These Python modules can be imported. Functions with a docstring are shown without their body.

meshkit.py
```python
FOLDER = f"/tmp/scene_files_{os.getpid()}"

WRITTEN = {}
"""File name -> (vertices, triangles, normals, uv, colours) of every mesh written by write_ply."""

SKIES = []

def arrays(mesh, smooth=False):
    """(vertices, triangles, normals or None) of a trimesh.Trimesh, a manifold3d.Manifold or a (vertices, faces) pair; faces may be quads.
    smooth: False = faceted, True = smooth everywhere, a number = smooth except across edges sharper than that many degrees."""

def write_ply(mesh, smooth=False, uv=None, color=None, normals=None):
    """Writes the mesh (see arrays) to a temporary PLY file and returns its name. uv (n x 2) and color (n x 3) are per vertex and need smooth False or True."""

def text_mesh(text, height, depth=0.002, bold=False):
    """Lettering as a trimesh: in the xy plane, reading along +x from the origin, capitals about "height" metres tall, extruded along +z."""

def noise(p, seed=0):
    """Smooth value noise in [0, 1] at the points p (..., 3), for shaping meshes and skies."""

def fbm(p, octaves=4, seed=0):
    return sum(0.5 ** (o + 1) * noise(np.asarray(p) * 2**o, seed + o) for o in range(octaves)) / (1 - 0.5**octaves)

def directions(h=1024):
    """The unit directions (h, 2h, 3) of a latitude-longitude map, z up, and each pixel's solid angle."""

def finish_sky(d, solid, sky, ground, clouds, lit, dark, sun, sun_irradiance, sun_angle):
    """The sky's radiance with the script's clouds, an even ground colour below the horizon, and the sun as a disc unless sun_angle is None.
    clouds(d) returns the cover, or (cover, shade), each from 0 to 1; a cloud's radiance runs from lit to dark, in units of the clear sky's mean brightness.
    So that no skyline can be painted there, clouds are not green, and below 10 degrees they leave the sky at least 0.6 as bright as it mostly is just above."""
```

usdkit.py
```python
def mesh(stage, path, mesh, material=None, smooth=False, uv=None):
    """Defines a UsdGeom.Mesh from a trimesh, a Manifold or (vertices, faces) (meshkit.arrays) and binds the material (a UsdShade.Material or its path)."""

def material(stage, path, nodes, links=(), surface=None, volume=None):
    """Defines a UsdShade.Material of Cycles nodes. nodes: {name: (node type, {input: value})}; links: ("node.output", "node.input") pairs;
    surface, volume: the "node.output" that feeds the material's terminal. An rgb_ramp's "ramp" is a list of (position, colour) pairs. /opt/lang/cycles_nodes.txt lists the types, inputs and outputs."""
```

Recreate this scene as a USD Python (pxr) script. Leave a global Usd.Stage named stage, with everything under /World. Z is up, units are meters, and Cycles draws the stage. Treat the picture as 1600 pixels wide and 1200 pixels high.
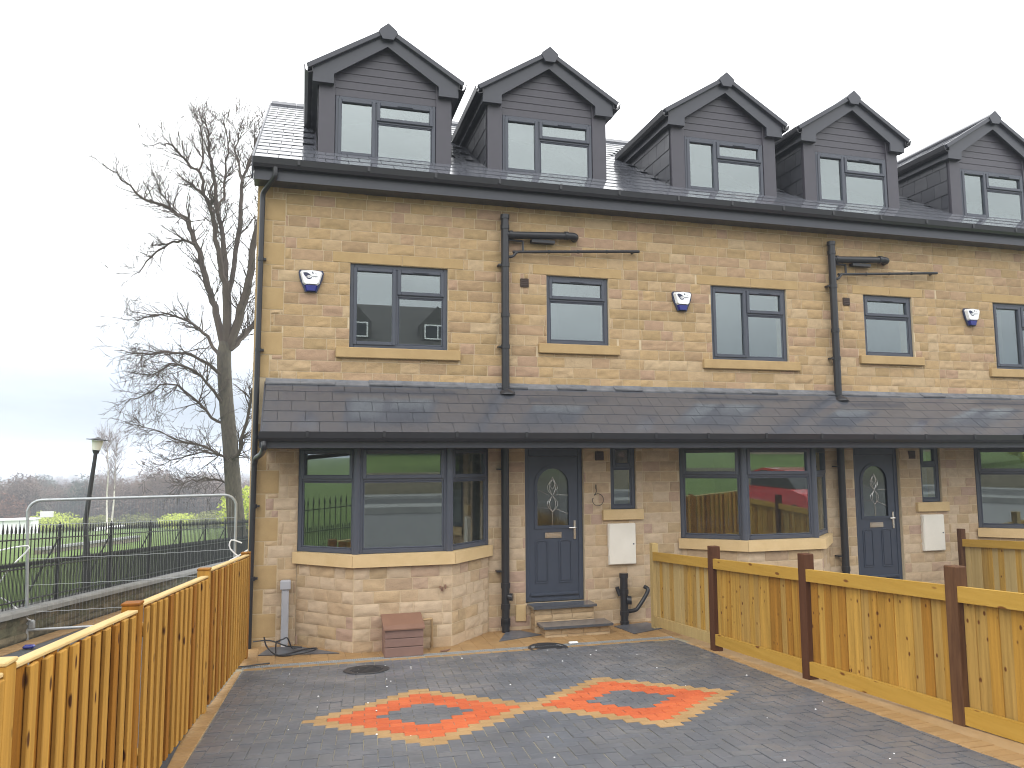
import math, random
import numpy as np
import trimesh, usdkit, meshkit
from shapely.geometry import Polygon, box as sbox
from shapely.ops import unary_union
from scipy.spatial import ConvexHull
from pxr import Usd, UsdGeom, UsdLux, UsdShade, Gf, Sdf, Vt

stage = Usd.Stage.CreateInMemory()
UsdGeom.SetStageUpAxis(stage, 'Z')
UsdGeom.Xform.Define(stage, '/World')
L = '/World/Looks/'

# ------------------------------------------------------------------ camera, sky, sun, exposure
FPX, YAW, PITCH, ROLL = 1201.7, 0.26872, 0.10130, -0.0057
EYE = np.array([0.6084, -10.4265, 2.2868])
EXPOSURE = -0.25
SUN_DIR = np.array([-0.45, -0.55, 0.70]); SUN_DIR /= np.linalg.norm(SUN_DIR)
fw = np.array([math.sin(YAW) * math.cos(PITCH), math.cos(YAW) * math.cos(PITCH), math.sin(PITCH)])
r0 = np.array([math.cos(YAW), -math.sin(YAW), 0]); u0 = np.cross(r0, fw)
rt = r0 * math.cos(ROLL) + u0 * math.sin(ROLL); up = -r0 * math.sin(ROLL) + u0 * math.cos(ROLL)
cam = UsdGeom.Camera.Define(stage, '/World/camera')
M4 = Gf.Matrix4d(*rt, 0, *up, 0, *(-fw), 0, *EYE, 1)
cam.AddTransformOp().Set(M4)
cam.CreateHorizontalApertureAttr(36.0); cam.CreateVerticalApertureAttr(27.0)
cam.CreateFocalLengthAttr(FPX / 1600 * 36); cam.CreateClippingRangeAttr(Gf.Vec2f(0.05, 20000))
cam.CreateExposureAttr(EXPOSURE)

el, rot = math.asin(SUN_DIR[2]), math.atan2(SUN_DIR[0], SUN_DIR[1])
skymat = usdkit.material(stage, L + 'overcast_sky', {
    'sky': ('sky_texture', {'sky_type': 'single_scattering', 'sun_disc': False, 'sun_elevation': el, 'sun_rotation': rot}),
    'tc': ('texture_coordinate', {}),
    'sep': ('separate_xyz', {}),
    'ramp': ('rgb_ramp', {'ramp': [(0.0, (.44, .50, .60)), (.02, (.46, .52, .61)), (.07, (.56, .63, .73)), (.14, (1.0, 1.05, 1.11)), (.24, (1.55, 1.58, 1.60)), (.45, (2.0, 2.01, 2.02)), (1, (2.2, 2.2, 2.2))]}),
    'map': ('mapping', {'scale': (1.6, 1.6, 6.0)}),
    'n': ('noise_texture', {'scale': 1.7, 'detail': 5, 'roughness': .55}),
    'nr': ('map_range', {'from_min': .3, 'from_max': .7, 'to_min': .86, 'to_max': 1.12}),
    'mul': ('mix', {'mix_type': 'multiply', 'fac': 1.0}),
    'gain': ('mix', {'mix_type': 'multiply', 'fac': 1.0, 'color2': (14.0, 14.0, 14.0)}),
    'mix': ('mix', {'fac': .94}),
    'bg': ('background_shader', {'strength': .1}),
}, [('tc.generated', 'sep.vector'), ('sep.z', 'ramp.fac'), ('tc.generated', 'map.vector'), ('map.vector', 'n.vector'), ('n.fac', 'nr.value'),
    ('ramp.color', 'mul.color1'), ('nr.result', 'mul.color2'), ('mul.color', 'gain.color1'), ('sky.color', 'mix.color1'), ('gain.color', 'mix.color2'), ('mix.color', 'bg.color')],
    surface='bg.background')
dome = UsdLux.DomeLight.Define(stage, '/World/sky')
UsdShade.MaterialBindingAPI.Apply(dome.GetPrim()).Bind(skymat)
dome.GetPrim().SetCustomDataByKey('kind', 'structure')
sun = UsdLux.DistantLight.Define(stage, '/World/sun')
sun.CreateIntensityAttr(.2); sun.CreateAngleAttr(25.0); sun.CreateNormalizeAttr(True); sun.CreateColorAttr(Gf.Vec3f(1, .97, .93))
zz = SUN_DIR; xx = np.cross([0, 0, 1], zz); xx /= np.linalg.norm(xx); yy = np.cross(zz, xx)
sun.AddTransformOp().Set(Gf.Matrix4d(*xx, 0, *yy, 0, *zz, 0, 0, 0, 30, 1))

# ------------------------------------------------------------------ naming helpers
used = {}
def numbered(parent, name):
    k = (parent, name); n = used.get(k, 0); used[k] = n + 1
    return name if n == 0 else f'{name}_{n:03d}'
def path_of(parent): return '/World' if parent is None else str(parent.GetPath())
def tag(p, label=None, cat=None, group=None, kind=None):
    for k, v in (('label', label), ('category', cat), ('group', group), ('kind', kind)):
        if v: p.SetCustomDataByKey(k, v)
    return p
def obj(name, mesh, m, parent=None, smooth=False, label=None, cat=None, group=None, kind=None):
    pp = path_of(parent)
    if isinstance(mesh, MB): mesh = mesh.arr()
    p = usdkit.mesh(stage, pp + '/' + numbered(pp, name), mesh, m, smooth).GetPrim()
    return tag(p, label, cat, group, kind)
def thing(name, label, cat, group=None, loc=(0, 0, 0), rz=0):
    x = UsdGeom.Xform.Define(stage, '/World/' + numbered('/World', name))
    if any(loc) or rz:
        x.AddTranslateOp().Set(Gf.Vec3d(*map(float, loc)))
        if rz: x.AddRotateZOp().Set(float(rz))
    return tag(x.GetPrim(), label, cat, group)
def dup(root, name, loc, rz, label, cat=None, group=None):
    x = thing(name, label, cat or root.GetCustomDataByKey('category'), group, loc, rz)
    x.GetReferences().AddInternalReference(root.GetPath()); x.SetInstanceable(True)
    return x

# ------------------------------------------------------------------ mesh helpers
_cs = np.array([(a, b, c) for a in (-1, 1) for b in (-1, 1) for c in (-1, 1)], float)
def _cvert(h, c):
    out = []
    for s in _cs:
        for k in range(3):
            q = s * (np.asarray(h) - c); q[k] = s[k] * h[k]; out.append(q)
    return np.array(out)
_hv = _cvert((1, 1, 1), .2); _hull = ConvexHull(_hv)
_cf = []
for t, eq in zip(_hull.simplices, _hull.equations):
    a, b, c = _hv[t]
    _cf.append(t if np.dot(np.cross(b - a, c - a), eq[:3]) > 0 else t[::-1])
_cf = np.array(_cf)
_bv = _cs
_bf = np.array([(0,1,3),(0,3,2),(4,6,7),(4,7,5),(0,4,5),(0,5,1),(2,3,7),(2,7,6),(0,2,6),(0,6,4),(1,5,7),(1,7,3)])

class MB:
    def __init__(s, T=None):
        s.v, s.f, s.n, s.T, s.flip = [], [], 0, T, False
        if T is not None:
            q = T(np.array([[0., 0, 0], [1, 0, 0], [0, 1, 0], [0, 0, 1]])); s.flip = np.linalg.det(q[1:] - q[0]) < 0
    def add(s, v, f):
        v = np.asarray(v, float)
        f = np.asarray(f, int)
        if s.T is not None: v = s.T(v); f = f[:, ::-1] if s.flip else f
        s.v.append(v); s.f.append(f + s.n); s.n += len(v); return s
    def box(s, x0, y0, z0, x1, y1, z1, R=None):
        c = np.array([(x0 + x1) / 2, (y0 + y1) / 2, (z0 + z1) / 2]); h = np.abs([x1 - x0, y1 - y0, z1 - z0]) / 2
        return s.add(_bv * h + c, _bf)
    def cbox(s, x0, y0, z0, x1, y1, z1, c=.006):
        ce = np.array([(x0 + x1) / 2, (y0 + y1) / 2, (z0 + z1) / 2]); h = np.abs([x1 - x0, y1 - y0, z1 - z0]) / 2
        return s.add(_cvert(h, min(c, h.min() * .8)) + ce, _cf)
    def obox(s, p, ax, ay, az, hx, hy, hz, c=0):
        p = np.asarray(p, float); A = np.array([ax, ay, az], float)
        vv = (_cvert((hx, hy, hz), c), _cf) if c else (_bv * np.array([hx, hy, hz]), _bf)
        return s.add(vv[0] @ A + p, vv[1])
    def tube(s, pts, r, n=8, cap=True):
        pts = np.asarray(pts, float); m = len(pts); r = np.broadcast_to(r, (m,))
        t = np.gradient(pts, axis=0); t /= np.linalg.norm(t, axis=1, keepdims=True) + 1e-12
        a = np.array([0, 0, 1.]) if abs(t[0, 2]) < .9 else np.array([1., 0, 0])
        vs = []
        nrm = np.cross(t[0], a); nrm /= np.linalg.norm(nrm)
        ang = np.arange(n) / n * 2 * np.pi
        for i in range(m):
            nrm = nrm - t[i] * (nrm @ t[i]); nrm /= np.linalg.norm(nrm) + 1e-12
            b = np.cross(t[i], nrm)
            vs.append(pts[i] + r[i] * (np.cos(ang)[:, None] * nrm + np.sin(ang)[:, None] * b))
        f = []
        for i in range(m - 1):
            for k in range(n):
                k2 = (k + 1) % n; p, q = i * n, (i + 1) * n
                f += [(p + k, p + k2, q + k2), (p + k, q + k2, q + k)]
        if cap:
            for k in range(1, n - 1):
                f.append((0, k + 1, k)); e = (m - 1) * n; f.append((e, e + k, e + k + 1))
        return s.add(np.concatenate(vs), f)
    def tri(s, mesh): return s.add(mesh.vertices, mesh.faces)
    def prism_xz(s, poly, y0, y1):
        """polygon in x,z extruded from y0 to y1"""
        if not isinstance(poly, Polygon): poly = Polygon(poly)
        m = trimesh.creation.extrude_polygon(poly, abs(y1 - y0), engine='earcut')
        v = np.asarray(m.vertices); v = np.stack([v[:, 0], max(y0, y1) - v[:, 2], v[:, 1]], 1)
        return s.add(v, m.faces)
    def prism_xy(s, poly, z0, z1):
        if not isinstance(poly, Polygon): poly = Polygon(poly)
        m = trimesh.creation.extrude_polygon(poly, z1 - z0, engine='earcut')
        return s.add(np.asarray(m.vertices) + [0, 0, z0], m.faces)
    def prism_yz(s, poly, x0, x1):
        if not isinstance(poly, Polygon): poly = Polygon(poly)
        m = trimesh.creation.extrude_polygon(poly, x1 - x0, engine='earcut')
        v = np.asarray(m.vertices); v = np.stack([v[:, 2] + x0, v[:, 0], v[:, 1]], 1)
        return s.add(v, m.faces)
    def lathe(s, prof, c=(0, 0, 0), n=16):
        m = trimesh.creation.revolve(np.asarray(prof, float), sections=n)
        return s.add(np.asarray(m.vertices) + c, m.faces)
    def arr(s): return (np.concatenate(s.v), np.concatenate(s.f))

def arc(c, r, a0, a1, n): return [(c[0] + r * math.cos(a), c[1] + r * math.sin(a)) for a in np.linspace(a0, a1, n)]
def smoothpath(pts, n=6):
    pts = np.asarray(pts, float); P = np.vstack([2 * pts[0] - pts[1], pts, 2 * pts[-1] - pts[-2]]); out = []
    for i in range(1, len(P) - 2):
        for t in np.arange(n) / n:
            a, b, c, d = P[i - 1:i + 3]
            out.append(.5 * (2 * b + (c - a) * t + (2 * a - 5 * b + 4 * c - d) * t * t + (3 * b - a - 3 * c + d) * t ** 3))
    return np.array(out + [pts[-1]])

# ------------------------------------------------------------------ materials
def pmat(name, c1, c2=None, scale=6., rough=.6, bump=0., bscale=None, stretch=(1, 1, 1), rvar=0., spec=.5, metallic=0., detail=5, rot=(0, 0, 0), bdist=.01, spots=None, lo=.3, hi=.7, coat=0.):
    c2 = c2 or c1
    nodes = {'g': ('geometry', {}), 'm': ('mapping', {'scale': stretch, 'rotation': rot}),
             'n': ('noise_texture', {'scale': scale, 'detail': detail, 'roughness': .6}),
             'r': ('rgb_ramp', {'ramp': [(lo, c1), (hi, c2)]}),
             'p': ('principled_bsdf', {'roughness': rough, 'specular_ior_level': spec, 'metallic': metallic, 'coat_weight': coat})}
    links = [('g.position', 'm.vector'), ('m.vector', 'n.vector'), ('n.fac', 'r.fac')]
    col = 'r.color'
    if spots:  # (scale, threshold, colour, stretch)
        nodes['sm'] = ('mapping', {'scale': spots[3], 'rotation': rot}); nodes['sv'] = ('voronoi_texture', {'scale': spots[0], 'randomness': 1.0})
        nodes['sr'] = ('map_range', {'from_min': spots[1] * .6, 'from_max': spots[1], 'to_min': 1., 'to_max': 0., 'clamp': True})
        nodes['sx'] = ('mix', {'color2': spots[2]})
        links += [('g.position', 'sm.vector'), ('sm.vector', 'sv.vector'), ('sv.distance', 'sr.value'), ('sr.result', 'sx.fac'), (col, 'sx.color1')]
        col = 'sx.color'
    links.append((col, 'p.base_color'))
    if rvar:
        nodes['rr'] = ('map_range', {'from_min': .35, 'from_max': .65, 'to_min': max(.02, rough - rvar), 'to_max': rough + rvar, 'clamp': True})
        nodes['n2'] = ('noise_texture', {'scale': 2.3, 'detail': 3})
        links += [('g.position', 'n2.vector'), ('n2.fac', 'rr.value'), ('rr.result', 'p.roughness')]
    if bump:
        nodes['bn'] = ('noise_texture', {'scale': bscale or scale * 4, 'detail': 6, 'roughness': .65})
        nodes['b'] = ('bump', {'strength': bump, 'distance': bdist})
        links += [('m.vector', 'bn.vector'), ('bn.fac', 'b.height'), ('b.normal', 'p.normal')]
    return usdkit.material(stage, L + name, nodes, links, surface='p.BSDF')

def glass(name, ior, tint, rough=0.):
    return usdkit.material(stage, L + name, {
        'g': ('geometry', {}), 'inv': ('math', {'math_type': 'subtract', 'value1': 1.}), 'f': ('fresnel', {'IOR': ior}), 'mu': ('math', {'math_type': 'multiply'}),
        't': ('transparent_bsdf', {'color': tint}), 'gl': ('glossy_bsdf', {'color': (.90, 1.0, 1.0), 'roughness': rough}), 'mx': ('mix_closure', {}),
        'nz': ('noise_texture', {'scale': 1.3, 'detail': 1}), 'b': ('bump', {'strength': .004, 'distance': .02})},
        [('g.backfacing', 'inv.value2'), ('f.fac', 'mu.value1'), ('inv.value', 'mu.value2'), ('mu.value', 'mx.fac'), ('t.BSDF', 'mx.closure1'), ('gl.BSDF', 'mx.closure2'),
         ('g.position', 'nz.vector'), ('nz.fac', 'b.height'), ('b.normal', 'gl.normal')], surface='mx.closure')

def mulc(c, k): return tuple(x * k for x in c)
STONES = [(.42, .295, .15), (.47, .345, .19), (.40, .27, .16), (.36, .255, .115), (.445, .31, .145), (.38, .25, .165), (.50, .38, .22), (.33, .225, .12)]
_m = np.mean(STONES, 0); STONES = [tuple((np.array(c) * .66 + _m * .34) * [.94, .93, .99]) for c in STONES]
stone_mats = [pmat(f'sandstone_{"abcdefgh"[i]}', mulc(c, .86), mulc(c, 1.12), 9, .85, .55, 45, rvar=0, spec=.3, bdist=.012, stretch=(1, 1, 1.6)) for i, c in enumerate(STONES)]
stone_lo = [pmat(f'pale_sandstone_{"abcdefgh"[i]}', mulc((c[0] * 1.08, c[1] * 1.13, c[2] * 1.28), .88), mulc((c[0] * 1.08, c[1] * 1.13, c[2] * 1.28), 1.1), 9, .85, .55, 45, spec=.3, bdist=.012, stretch=(1, 1, 1.6)) for i, c in enumerate(STONES)]
smooth_stone = pmat('dressed_stone', (.36, .245, .115), (.42, .295, .145), 5, .8, .25, 90, spec=.3, bdist=.004)
sill_stone = pmat('sill_stone', (.50, .36, .18), (.56, .41, .22), 5, .8, .2, 90, spec=.3, bdist=.004)
mortar = pmat('mortar', (.50, .40, .26), (.58, .47, .32), 14, .95, .4, 120, spec=.2, bdist=.004)
frame_mat = pmat('anthracite_frame', (.047, .053, .070), (.053, .059, .077), 3, .38, .0)
dormer_mat = pmat('anthracite_cladding', (.044, .041, .052), (.052, .048, .061), 4, .42, .15, 60, bdist=.002)
door_mat = pmat('slate_blue_door', (.036, .045, .066), (.041, .051, .073), 5, .4, .12, 8, stretch=(30, 30, 2), bdist=.002)
black_pvc = pmat('black_pvc', (.010, .010, .012), (.014, .014, .016), 3, .33, 0)
fascia_mat = pmat('dark_fascia', (.036, .038, .048), (.042, .044, .055), 3, .35, 0)
slate_mats = [pmat(f'wet_slate_{"abc"[i]}', c, mulc(c, 1.15), 8, .11, .12, 20, rvar=.04, spec=.95, bdist=.003) for i, c in enumerate([(.040, .042, .049), (.042, .044, .051), (.044, .046, .053)])]
cheek_mats = [pmat(f'cheek_slate_{"ab"[i]}', c, mulc(c, 1.25), 8, .4, .2, 40, bdist=.003) for i, c in enumerate([(.032, .033, .040), (.042, .043, .050)])]
lead_mat = pmat('lead_flashing', (.085, .09, .10), (.17, .175, .19), 7, .5, .3, 20, rvar=.1, bdist=.006)
glass_mat = glass('window_glass', 2.9, (.80, .84, .83))
frost_mat = glass('door_glass', 2.3, (.66, .70, .68), .10)
wood_new = [pmat(f'new_pine_{"abcd"[i]}', mulc(c, .74), mulc(c, 1.26), 1.0, .62, .35, 2.2, stretch=(26, 26, 1.1), spec=.12, bdist=.004, spots=(1.0, .17, (.12, .045, .012), (13, 13, 8)))
            for i, c in enumerate([(.36, .195, .034), (.41, .24, .05), (.30, .145, .022), (.35, .215, .058)])]
wood_orange = [pmat(f'orange_pine_{"abcd"[i]}', mulc(c, .8), mulc(c, 1.32), 1.0, .6, .35, 2.2, stretch=(26, 26, 1.1), spec=.12, bdist=.004, spots=(1.0, .17, (.06, .022, .006), (11, 11, 4.2)))
               for i, c in enumerate([(.225, .095, .011), (.325, .17, .032), (.175, .062, .008), (.21, .085, .010)])]
wood_rail = pmat('pine_rail', (.37, .215, .035), (.44, .27, .055), 1.0, .62, .25, 2.2, stretch=(6, 1.1, 26), spec=.12, bdist=.004, spots=(1.0, .14, (.15, .06, .015), (6, 3, 8)))
wood_pale = pmat('pale_pine', (.38, .27, .11), (.46, .34, .15), 1.0, .65, .2, 2.2, stretch=(26, 26, 1.1), spec=.12, bdist=.003)
wood_cap = pmat('pale_cap_rail', (.46, .32, .13), (.54, .39, .19), 1.0, .65, .2, 2.2, stretch=(20, 1.1, 20), spec=.12, bdist=.003)
wood_post = pmat('brown_stained_post', (.055, .022, .011), (.10, .042, .020), 1.0, .6, .25, 2.2, stretch=(26, 26, 1.1), spec=.12, bdist=.004)
wood_post2 = pmat('worn_brown_post', (.13, .065, .03), (.06, .026, .013), 1.0, .6, .25, 2.2, stretch=(20, 20, 2.1), spec=.12, bdist=.004)
pav_grey = [pmat(f'charcoal_paver_{"abcd"[i]}', mulc(c, .85), mulc(c, 1.15), 3.0, .40, .3, 160, rvar=.12, spec=.5, bdist=.002) for i, c in enumerate([(.070, .074, .083), (.075, .078, .087), (.067, .071, .081), (.077, .079, .085)])]
pav_tan = [pmat(f'tan_paver_{"ab"[i]}', mulc(c, .88), mulc(c, 1.12), 4, .6, .5, 160, rvar=.1, spec=.4, bdist=.003) for i, c in enumerate([(.29, .175, .072), (.315, .195, .085)])]
pav_orange = [pmat(f'orange_paver_{"ab"[i]}', mulc(c, .9), mulc(c, 1.1), 4, .6, .5, 160, rvar=.1, spec=.4, bdist=.003) for i, c in enumerate([(.40, .078, .022), (.44, .095, .028)])]
joint_sand = pmat('jointing_sand', (.13, .125, .11), (.32, .28, .18), .55, .9, .4, 90, lo=.42, hi=.62, bdist=.003)
slab_mat = pmat('apron_slab', (.30, .19, .085), (.37, .25, .13), 3, .6, .3, 60, bdist=.003)
galv = pmat('galvanised_steel', (.33, .35, .36), (.42, .44, .45), 12, .42, .1, 60, metallic=.6, bdist=.001)
chrome = pmat('satin_chrome', (.62, .60, .57), (.66, .64, .6), 5, .25, metallic=1.)
white_pl = pmat('white_plastic', (.78, .79, .80), (.80, .81, .82), 3, .35)
cream_box = pmat('cream_meter_box', (.66, .62, .54), (.72, .68, .60), 3, .5, .1, 50, bdist=.002)
blue_pl = pmat('blue_plastic', (.006, .011, .13), (.008, .014, .16), 3, .2)
navy = pmat('navy_print', (.02, .025, .06), None, 3, .5)
brown_box = pmat('brown_gas_box', (.185, .11, .088), (.21, .125, .10), 5, .55, .2, 60, bdist=.002)
brown_box2 = pmat('red_brown_lid', (.175, .09, .058), (.20, .105, .068), 5, .55, .2, 60, bdist=.002)
copper = pmat('dull_copper', (.30, .20, .10), (.36, .25, .13), 9, .45, metallic=.5)
grey_pl = pmat('grey_conduit', (.33, .34, .37), (.37, .38, .41), 3, .45)
iron_black = pmat('black_iron', (.010, .010, .012), (.018, .018, .02), 9, .5, .2, 60, bdist=.002)
coping_mat = pmat('grey_coping', (.19, .19, .185), (.27, .27, .26), 3, .8, .4, 40, bdist=.006)
dark_stone = [pmat(f'dark_gritstone_{"abc"[i]}', mulc(c, .6), mulc(c, 1.25), 5, .9, .7, 25, bdist=.02) for i, c in enumerate([(.15, .135, .095), (.19, .165, .11), (.13, .13, .085)])]
grass_mat = pmat('park_grass', (.085, .135, .026), (.125, .185, .042), .6, .9, .8, 12, bdist=.05, spec=.2, detail=8)
tarmac = pmat('tarmac', (.045, .046, .049), (.062, .063, .066), 5, .7, .6, 120, bdist=.004)
bark = pmat('tree_bark', (.050, .043, .034), (.11, .092, .066), 5, .9, .7, 14, stretch=(3, 3, .8), bdist=.03)
twig_mat = pmat('twigs', (.060, .044, .034), (.085, .064, .050), 3, .9)
birch_mat = pmat('birch_bark', (.42, .38, .32), (.62, .58, .52), 3, .8)
birch_twig = pmat('birch_twigs', (.16, .115, .10), (.20, .15, .135), 3, .9)
lamp_glass = pmat('opal_lamp_glass', (.70, .69, .64), (.74, .73, .68), 3, .3)
room_mat = pmat('room_plaster', (.55, .52, .46), (.60, .57, .50), 2, .9)
floor_mat = pmat('room_floor', (.22, .16, .10), (.26, .19, .12), 2, .6)
fibre = pmat('coping_board', (.3, .3, .3), None, 3, .7)
dark_void = pmat('vent_black', (.012, .010, .010), None, 3, .6)
brown_vent = pmat('brown_vent', (.045, .025, .018), None, 3, .5)
white_paint = pmat('white_paint', (.78, .78, .78), (.82, .82, .82), 3, .6)

# ------------------------------------------------------------------ ground
W = 5.45; S5 = math.tan(math.radians(-5.0))
def gz(y): return np.where(np.asarray(y, float) > -1.1, 0.0, (-np.asarray(y, float) - 1.1) * .077)
def xw(y): return -3.08 + .1685 * (np.clip(y, -16, 16) - 1.219)       # face of the park's low wall
def z_right(y): return np.interp(-np.asarray(y, float), [-3000, -900, -300, -160, -110, -20, 0, 1.1, 11, 15, 23, 30, 45, 200], [-36, -22, -15, -10, -7, -1.3, -.03, -.06, .62, .86, 1.05, 2.3, 3.0, 8])
def z_park(x, y):
    y = np.asarray(y, float)
    return np.interp(y, [-200, -45, -14, 1.17, 110, 160, 300, 900, 1800, 3000, 4000], [9, 3.2, 1.2, .2, -7, -10, -15, -21, -24, -23, -60])
ys = np.unique(np.concatenate([np.linspace(-120, -16, 27), np.linspace(-16, 16, 49), np.linspace(16, 120, 30), np.geomspace(120, 3600, 40)]))
ss = np.unique(np.concatenate([-np.geomspace(3, 2600, 30), np.linspace(-3, -.3, 8), [-.16, -.14], np.linspace(0, 20, 11), np.geomspace(24, 2600, 24)]))
SS, YY = np.meshgrid(ss, ys); XX = SS + xw(YY)
ZZ = np.where(SS < -.15, z_park(XX, YY), z_right(YY) - .08)
far = np.clip((YY - 120) / 300, 0, 1)
ZZ = ZZ + far * 5 * (meshkit.fbm(np.stack([XX / 160, YY / 160, 0 * XX], -1), 3, 5) - .5)
park_noise = (meshkit.fbm(np.stack([XX / 3, YY / 3, 0 * XX], -1), 2, 3) - .5) * .12 * (SS < -.15) * np.clip(-SS - .2, 0, 1)
ZZ += park_noise
ny, nx = XX.shape
idx = np.arange(ny * nx).reshape(ny, nx)
q = np.stack([idx[:-1, :-1], idx[:-1, 1:], idx[1:, 1:], idx[1:, :-1]], -1).reshape(-1, 4)
# near park lawn + land beyond as one ground sheet
obj('ground', (np.stack([XX, YY, ZZ], -1).reshape(-1, 3), q), grass_mat, None, True, kind='structure')

# paved drive: cells of the herringbone grid, rotated 5 degrees
ca, sa = math.cos(math.radians(-5)), math.sin(math.radians(-5))
D1 = np.array([1.66, -3.86])                                      # centre of the first diamond
def cell2w(i, j): return D1[0] + (i * ca - j * sa) * .1, D1[1] + (i * sa + j * ca) * .1
drive_poly = Polygon([(.045, -1.17), (5.33, -1.17), (5.31, -1.6), (4.925, -6.0), (4.83, -7.3), (-.19, -7.3)])
def drv_z(x, y): return gz(y)
def paver(poly, zt, h=.05, c=.004):
    p = np.array(poly.exterior.coords)[:-1]
    if Polygon(p).exterior.is_ccw is False: p = p[::-1]
    cen = p.mean(0); d = p - cen; ln = np.linalg.norm(d, axis=1, keepdims=True)
    inner = p - d / ln * c * 1.4
    n = len(p); z = drv_z(p[:, 0], p[:, 1]) + zt
    v = np.vstack([np.c_[p, z - h], np.c_[p, z - c], np.c_[inner, z]])
    f = []
    for k in range(n):
        k2 = (k + 1) % n
        for a in (0, n): f += [(a + k, a + k2, a + n + k2), (a + k, a + n + k2, a + n + k)]
    for k in range(1, n - 1): f.append((2 * n, 2 * n + k, 2 * n + k + 1))
    return v, f
rng = random.Random(7)
blocks = []   # (kind, [cells])
taken = {}
for dc in (0, 18):
    cj = 0
    for j in range(-9, 10):
        nb = 10 - abs(j); a = dc - nb
        for k in range(nb):
            e = min(k, nb - 1 - k)
            kind = 'tan' if e == 0 or abs(j) == 9 else ('grey' if e >= 3 else 'orange')
            cells = [(a + 2 * k, j), (a + 2 * k + 1, j)]
            if any(c in taken for c in cells): continue
            for c in cells: taken[c] = 1
            blocks.append((kind, cells))
for i in range(-40, 60):
    for j in range(-50, 45):
        k = (i - j) % 4
        if k == 0: cs = [(i, j), (i + 1, j)]
        elif k == 3: cs = [(i, j), (i, j + 1)]
        else: continue
        cs = [c for c in cs if c not in taken]
        if cs: blocks.append(('grey', cs))
drive = obj('driveway', MB().prism_xy([(-.2, -1.0), (5.40, -1.0), (5.40, -7.3), (-.6, -7.3)], -.3, -.2), joint_sand, None, kind='structure')
# sand bed follows the slope
bed = MB(); yb = np.linspace(-7.3, -1.02, 12)
for a, b in zip(yb[:-1], yb[1:]):
    za, zb = float(gz(a)) - .007, float(gz(b)) - .007
    bed.add([(-.62, a, za), (5.41, a, za), (5.41, b, zb), (-.2 if b > -3 else -.5, b, zb)], [(0, 1, 2), (0, 2, 3)])
obj('sand_bed', bed, joint_sand, drive)
groups = {'grey': [], 'tan': [], 'orange': []}
for kind, cs in blocks:
    i0, i1 = min(c[0] for c in cs), max(c[0] for c in cs) + 1; j0, j1 = min(c[1] for c in cs), max(c[1] for c in cs) + 1
    gp = .026
    poly = Polygon([cell2w(i0 + gp, j0 + gp), cell2w(i1 - gp, j0 + gp), cell2w(i1 - gp, j1 - gp), cell2w(i0 + gp, j1 - gp)])
    if not drive_poly.contains(poly):
        poly = drive_poly.intersection(poly)
        if poly.is_empty or poly.area < .0012 or poly.geom_type != 'Polygon': continue
    groups[kind].append((poly, poly.centroid.x, poly.centroid.y))
def put_pavers(name, lst, mats, cap=300):
    lst = sorted(lst, key=lambda t: (t[1] - EYE[0]) ** 2 + (t[2] - EYE[1]) ** 2 + (400 if t[2] < -6.5 or (t[1] < .2 and t[2] < -4.9) else 0))
    rest = {}
    for k, (poly, cx, cy) in enumerate(lst):
        zt = rng.uniform(-.0025, .0025); m = rng.randrange(len(mats)); v, f = paver(poly, zt)
        if k < cap: obj(name, (v, f), mats[m], drive)
        else: rest.setdefault(m, MB()).add(v, f)
    for m, mb in rest.items(): obj(name + '_field', mb, mats[m], drive, kind='stuff')
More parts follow.
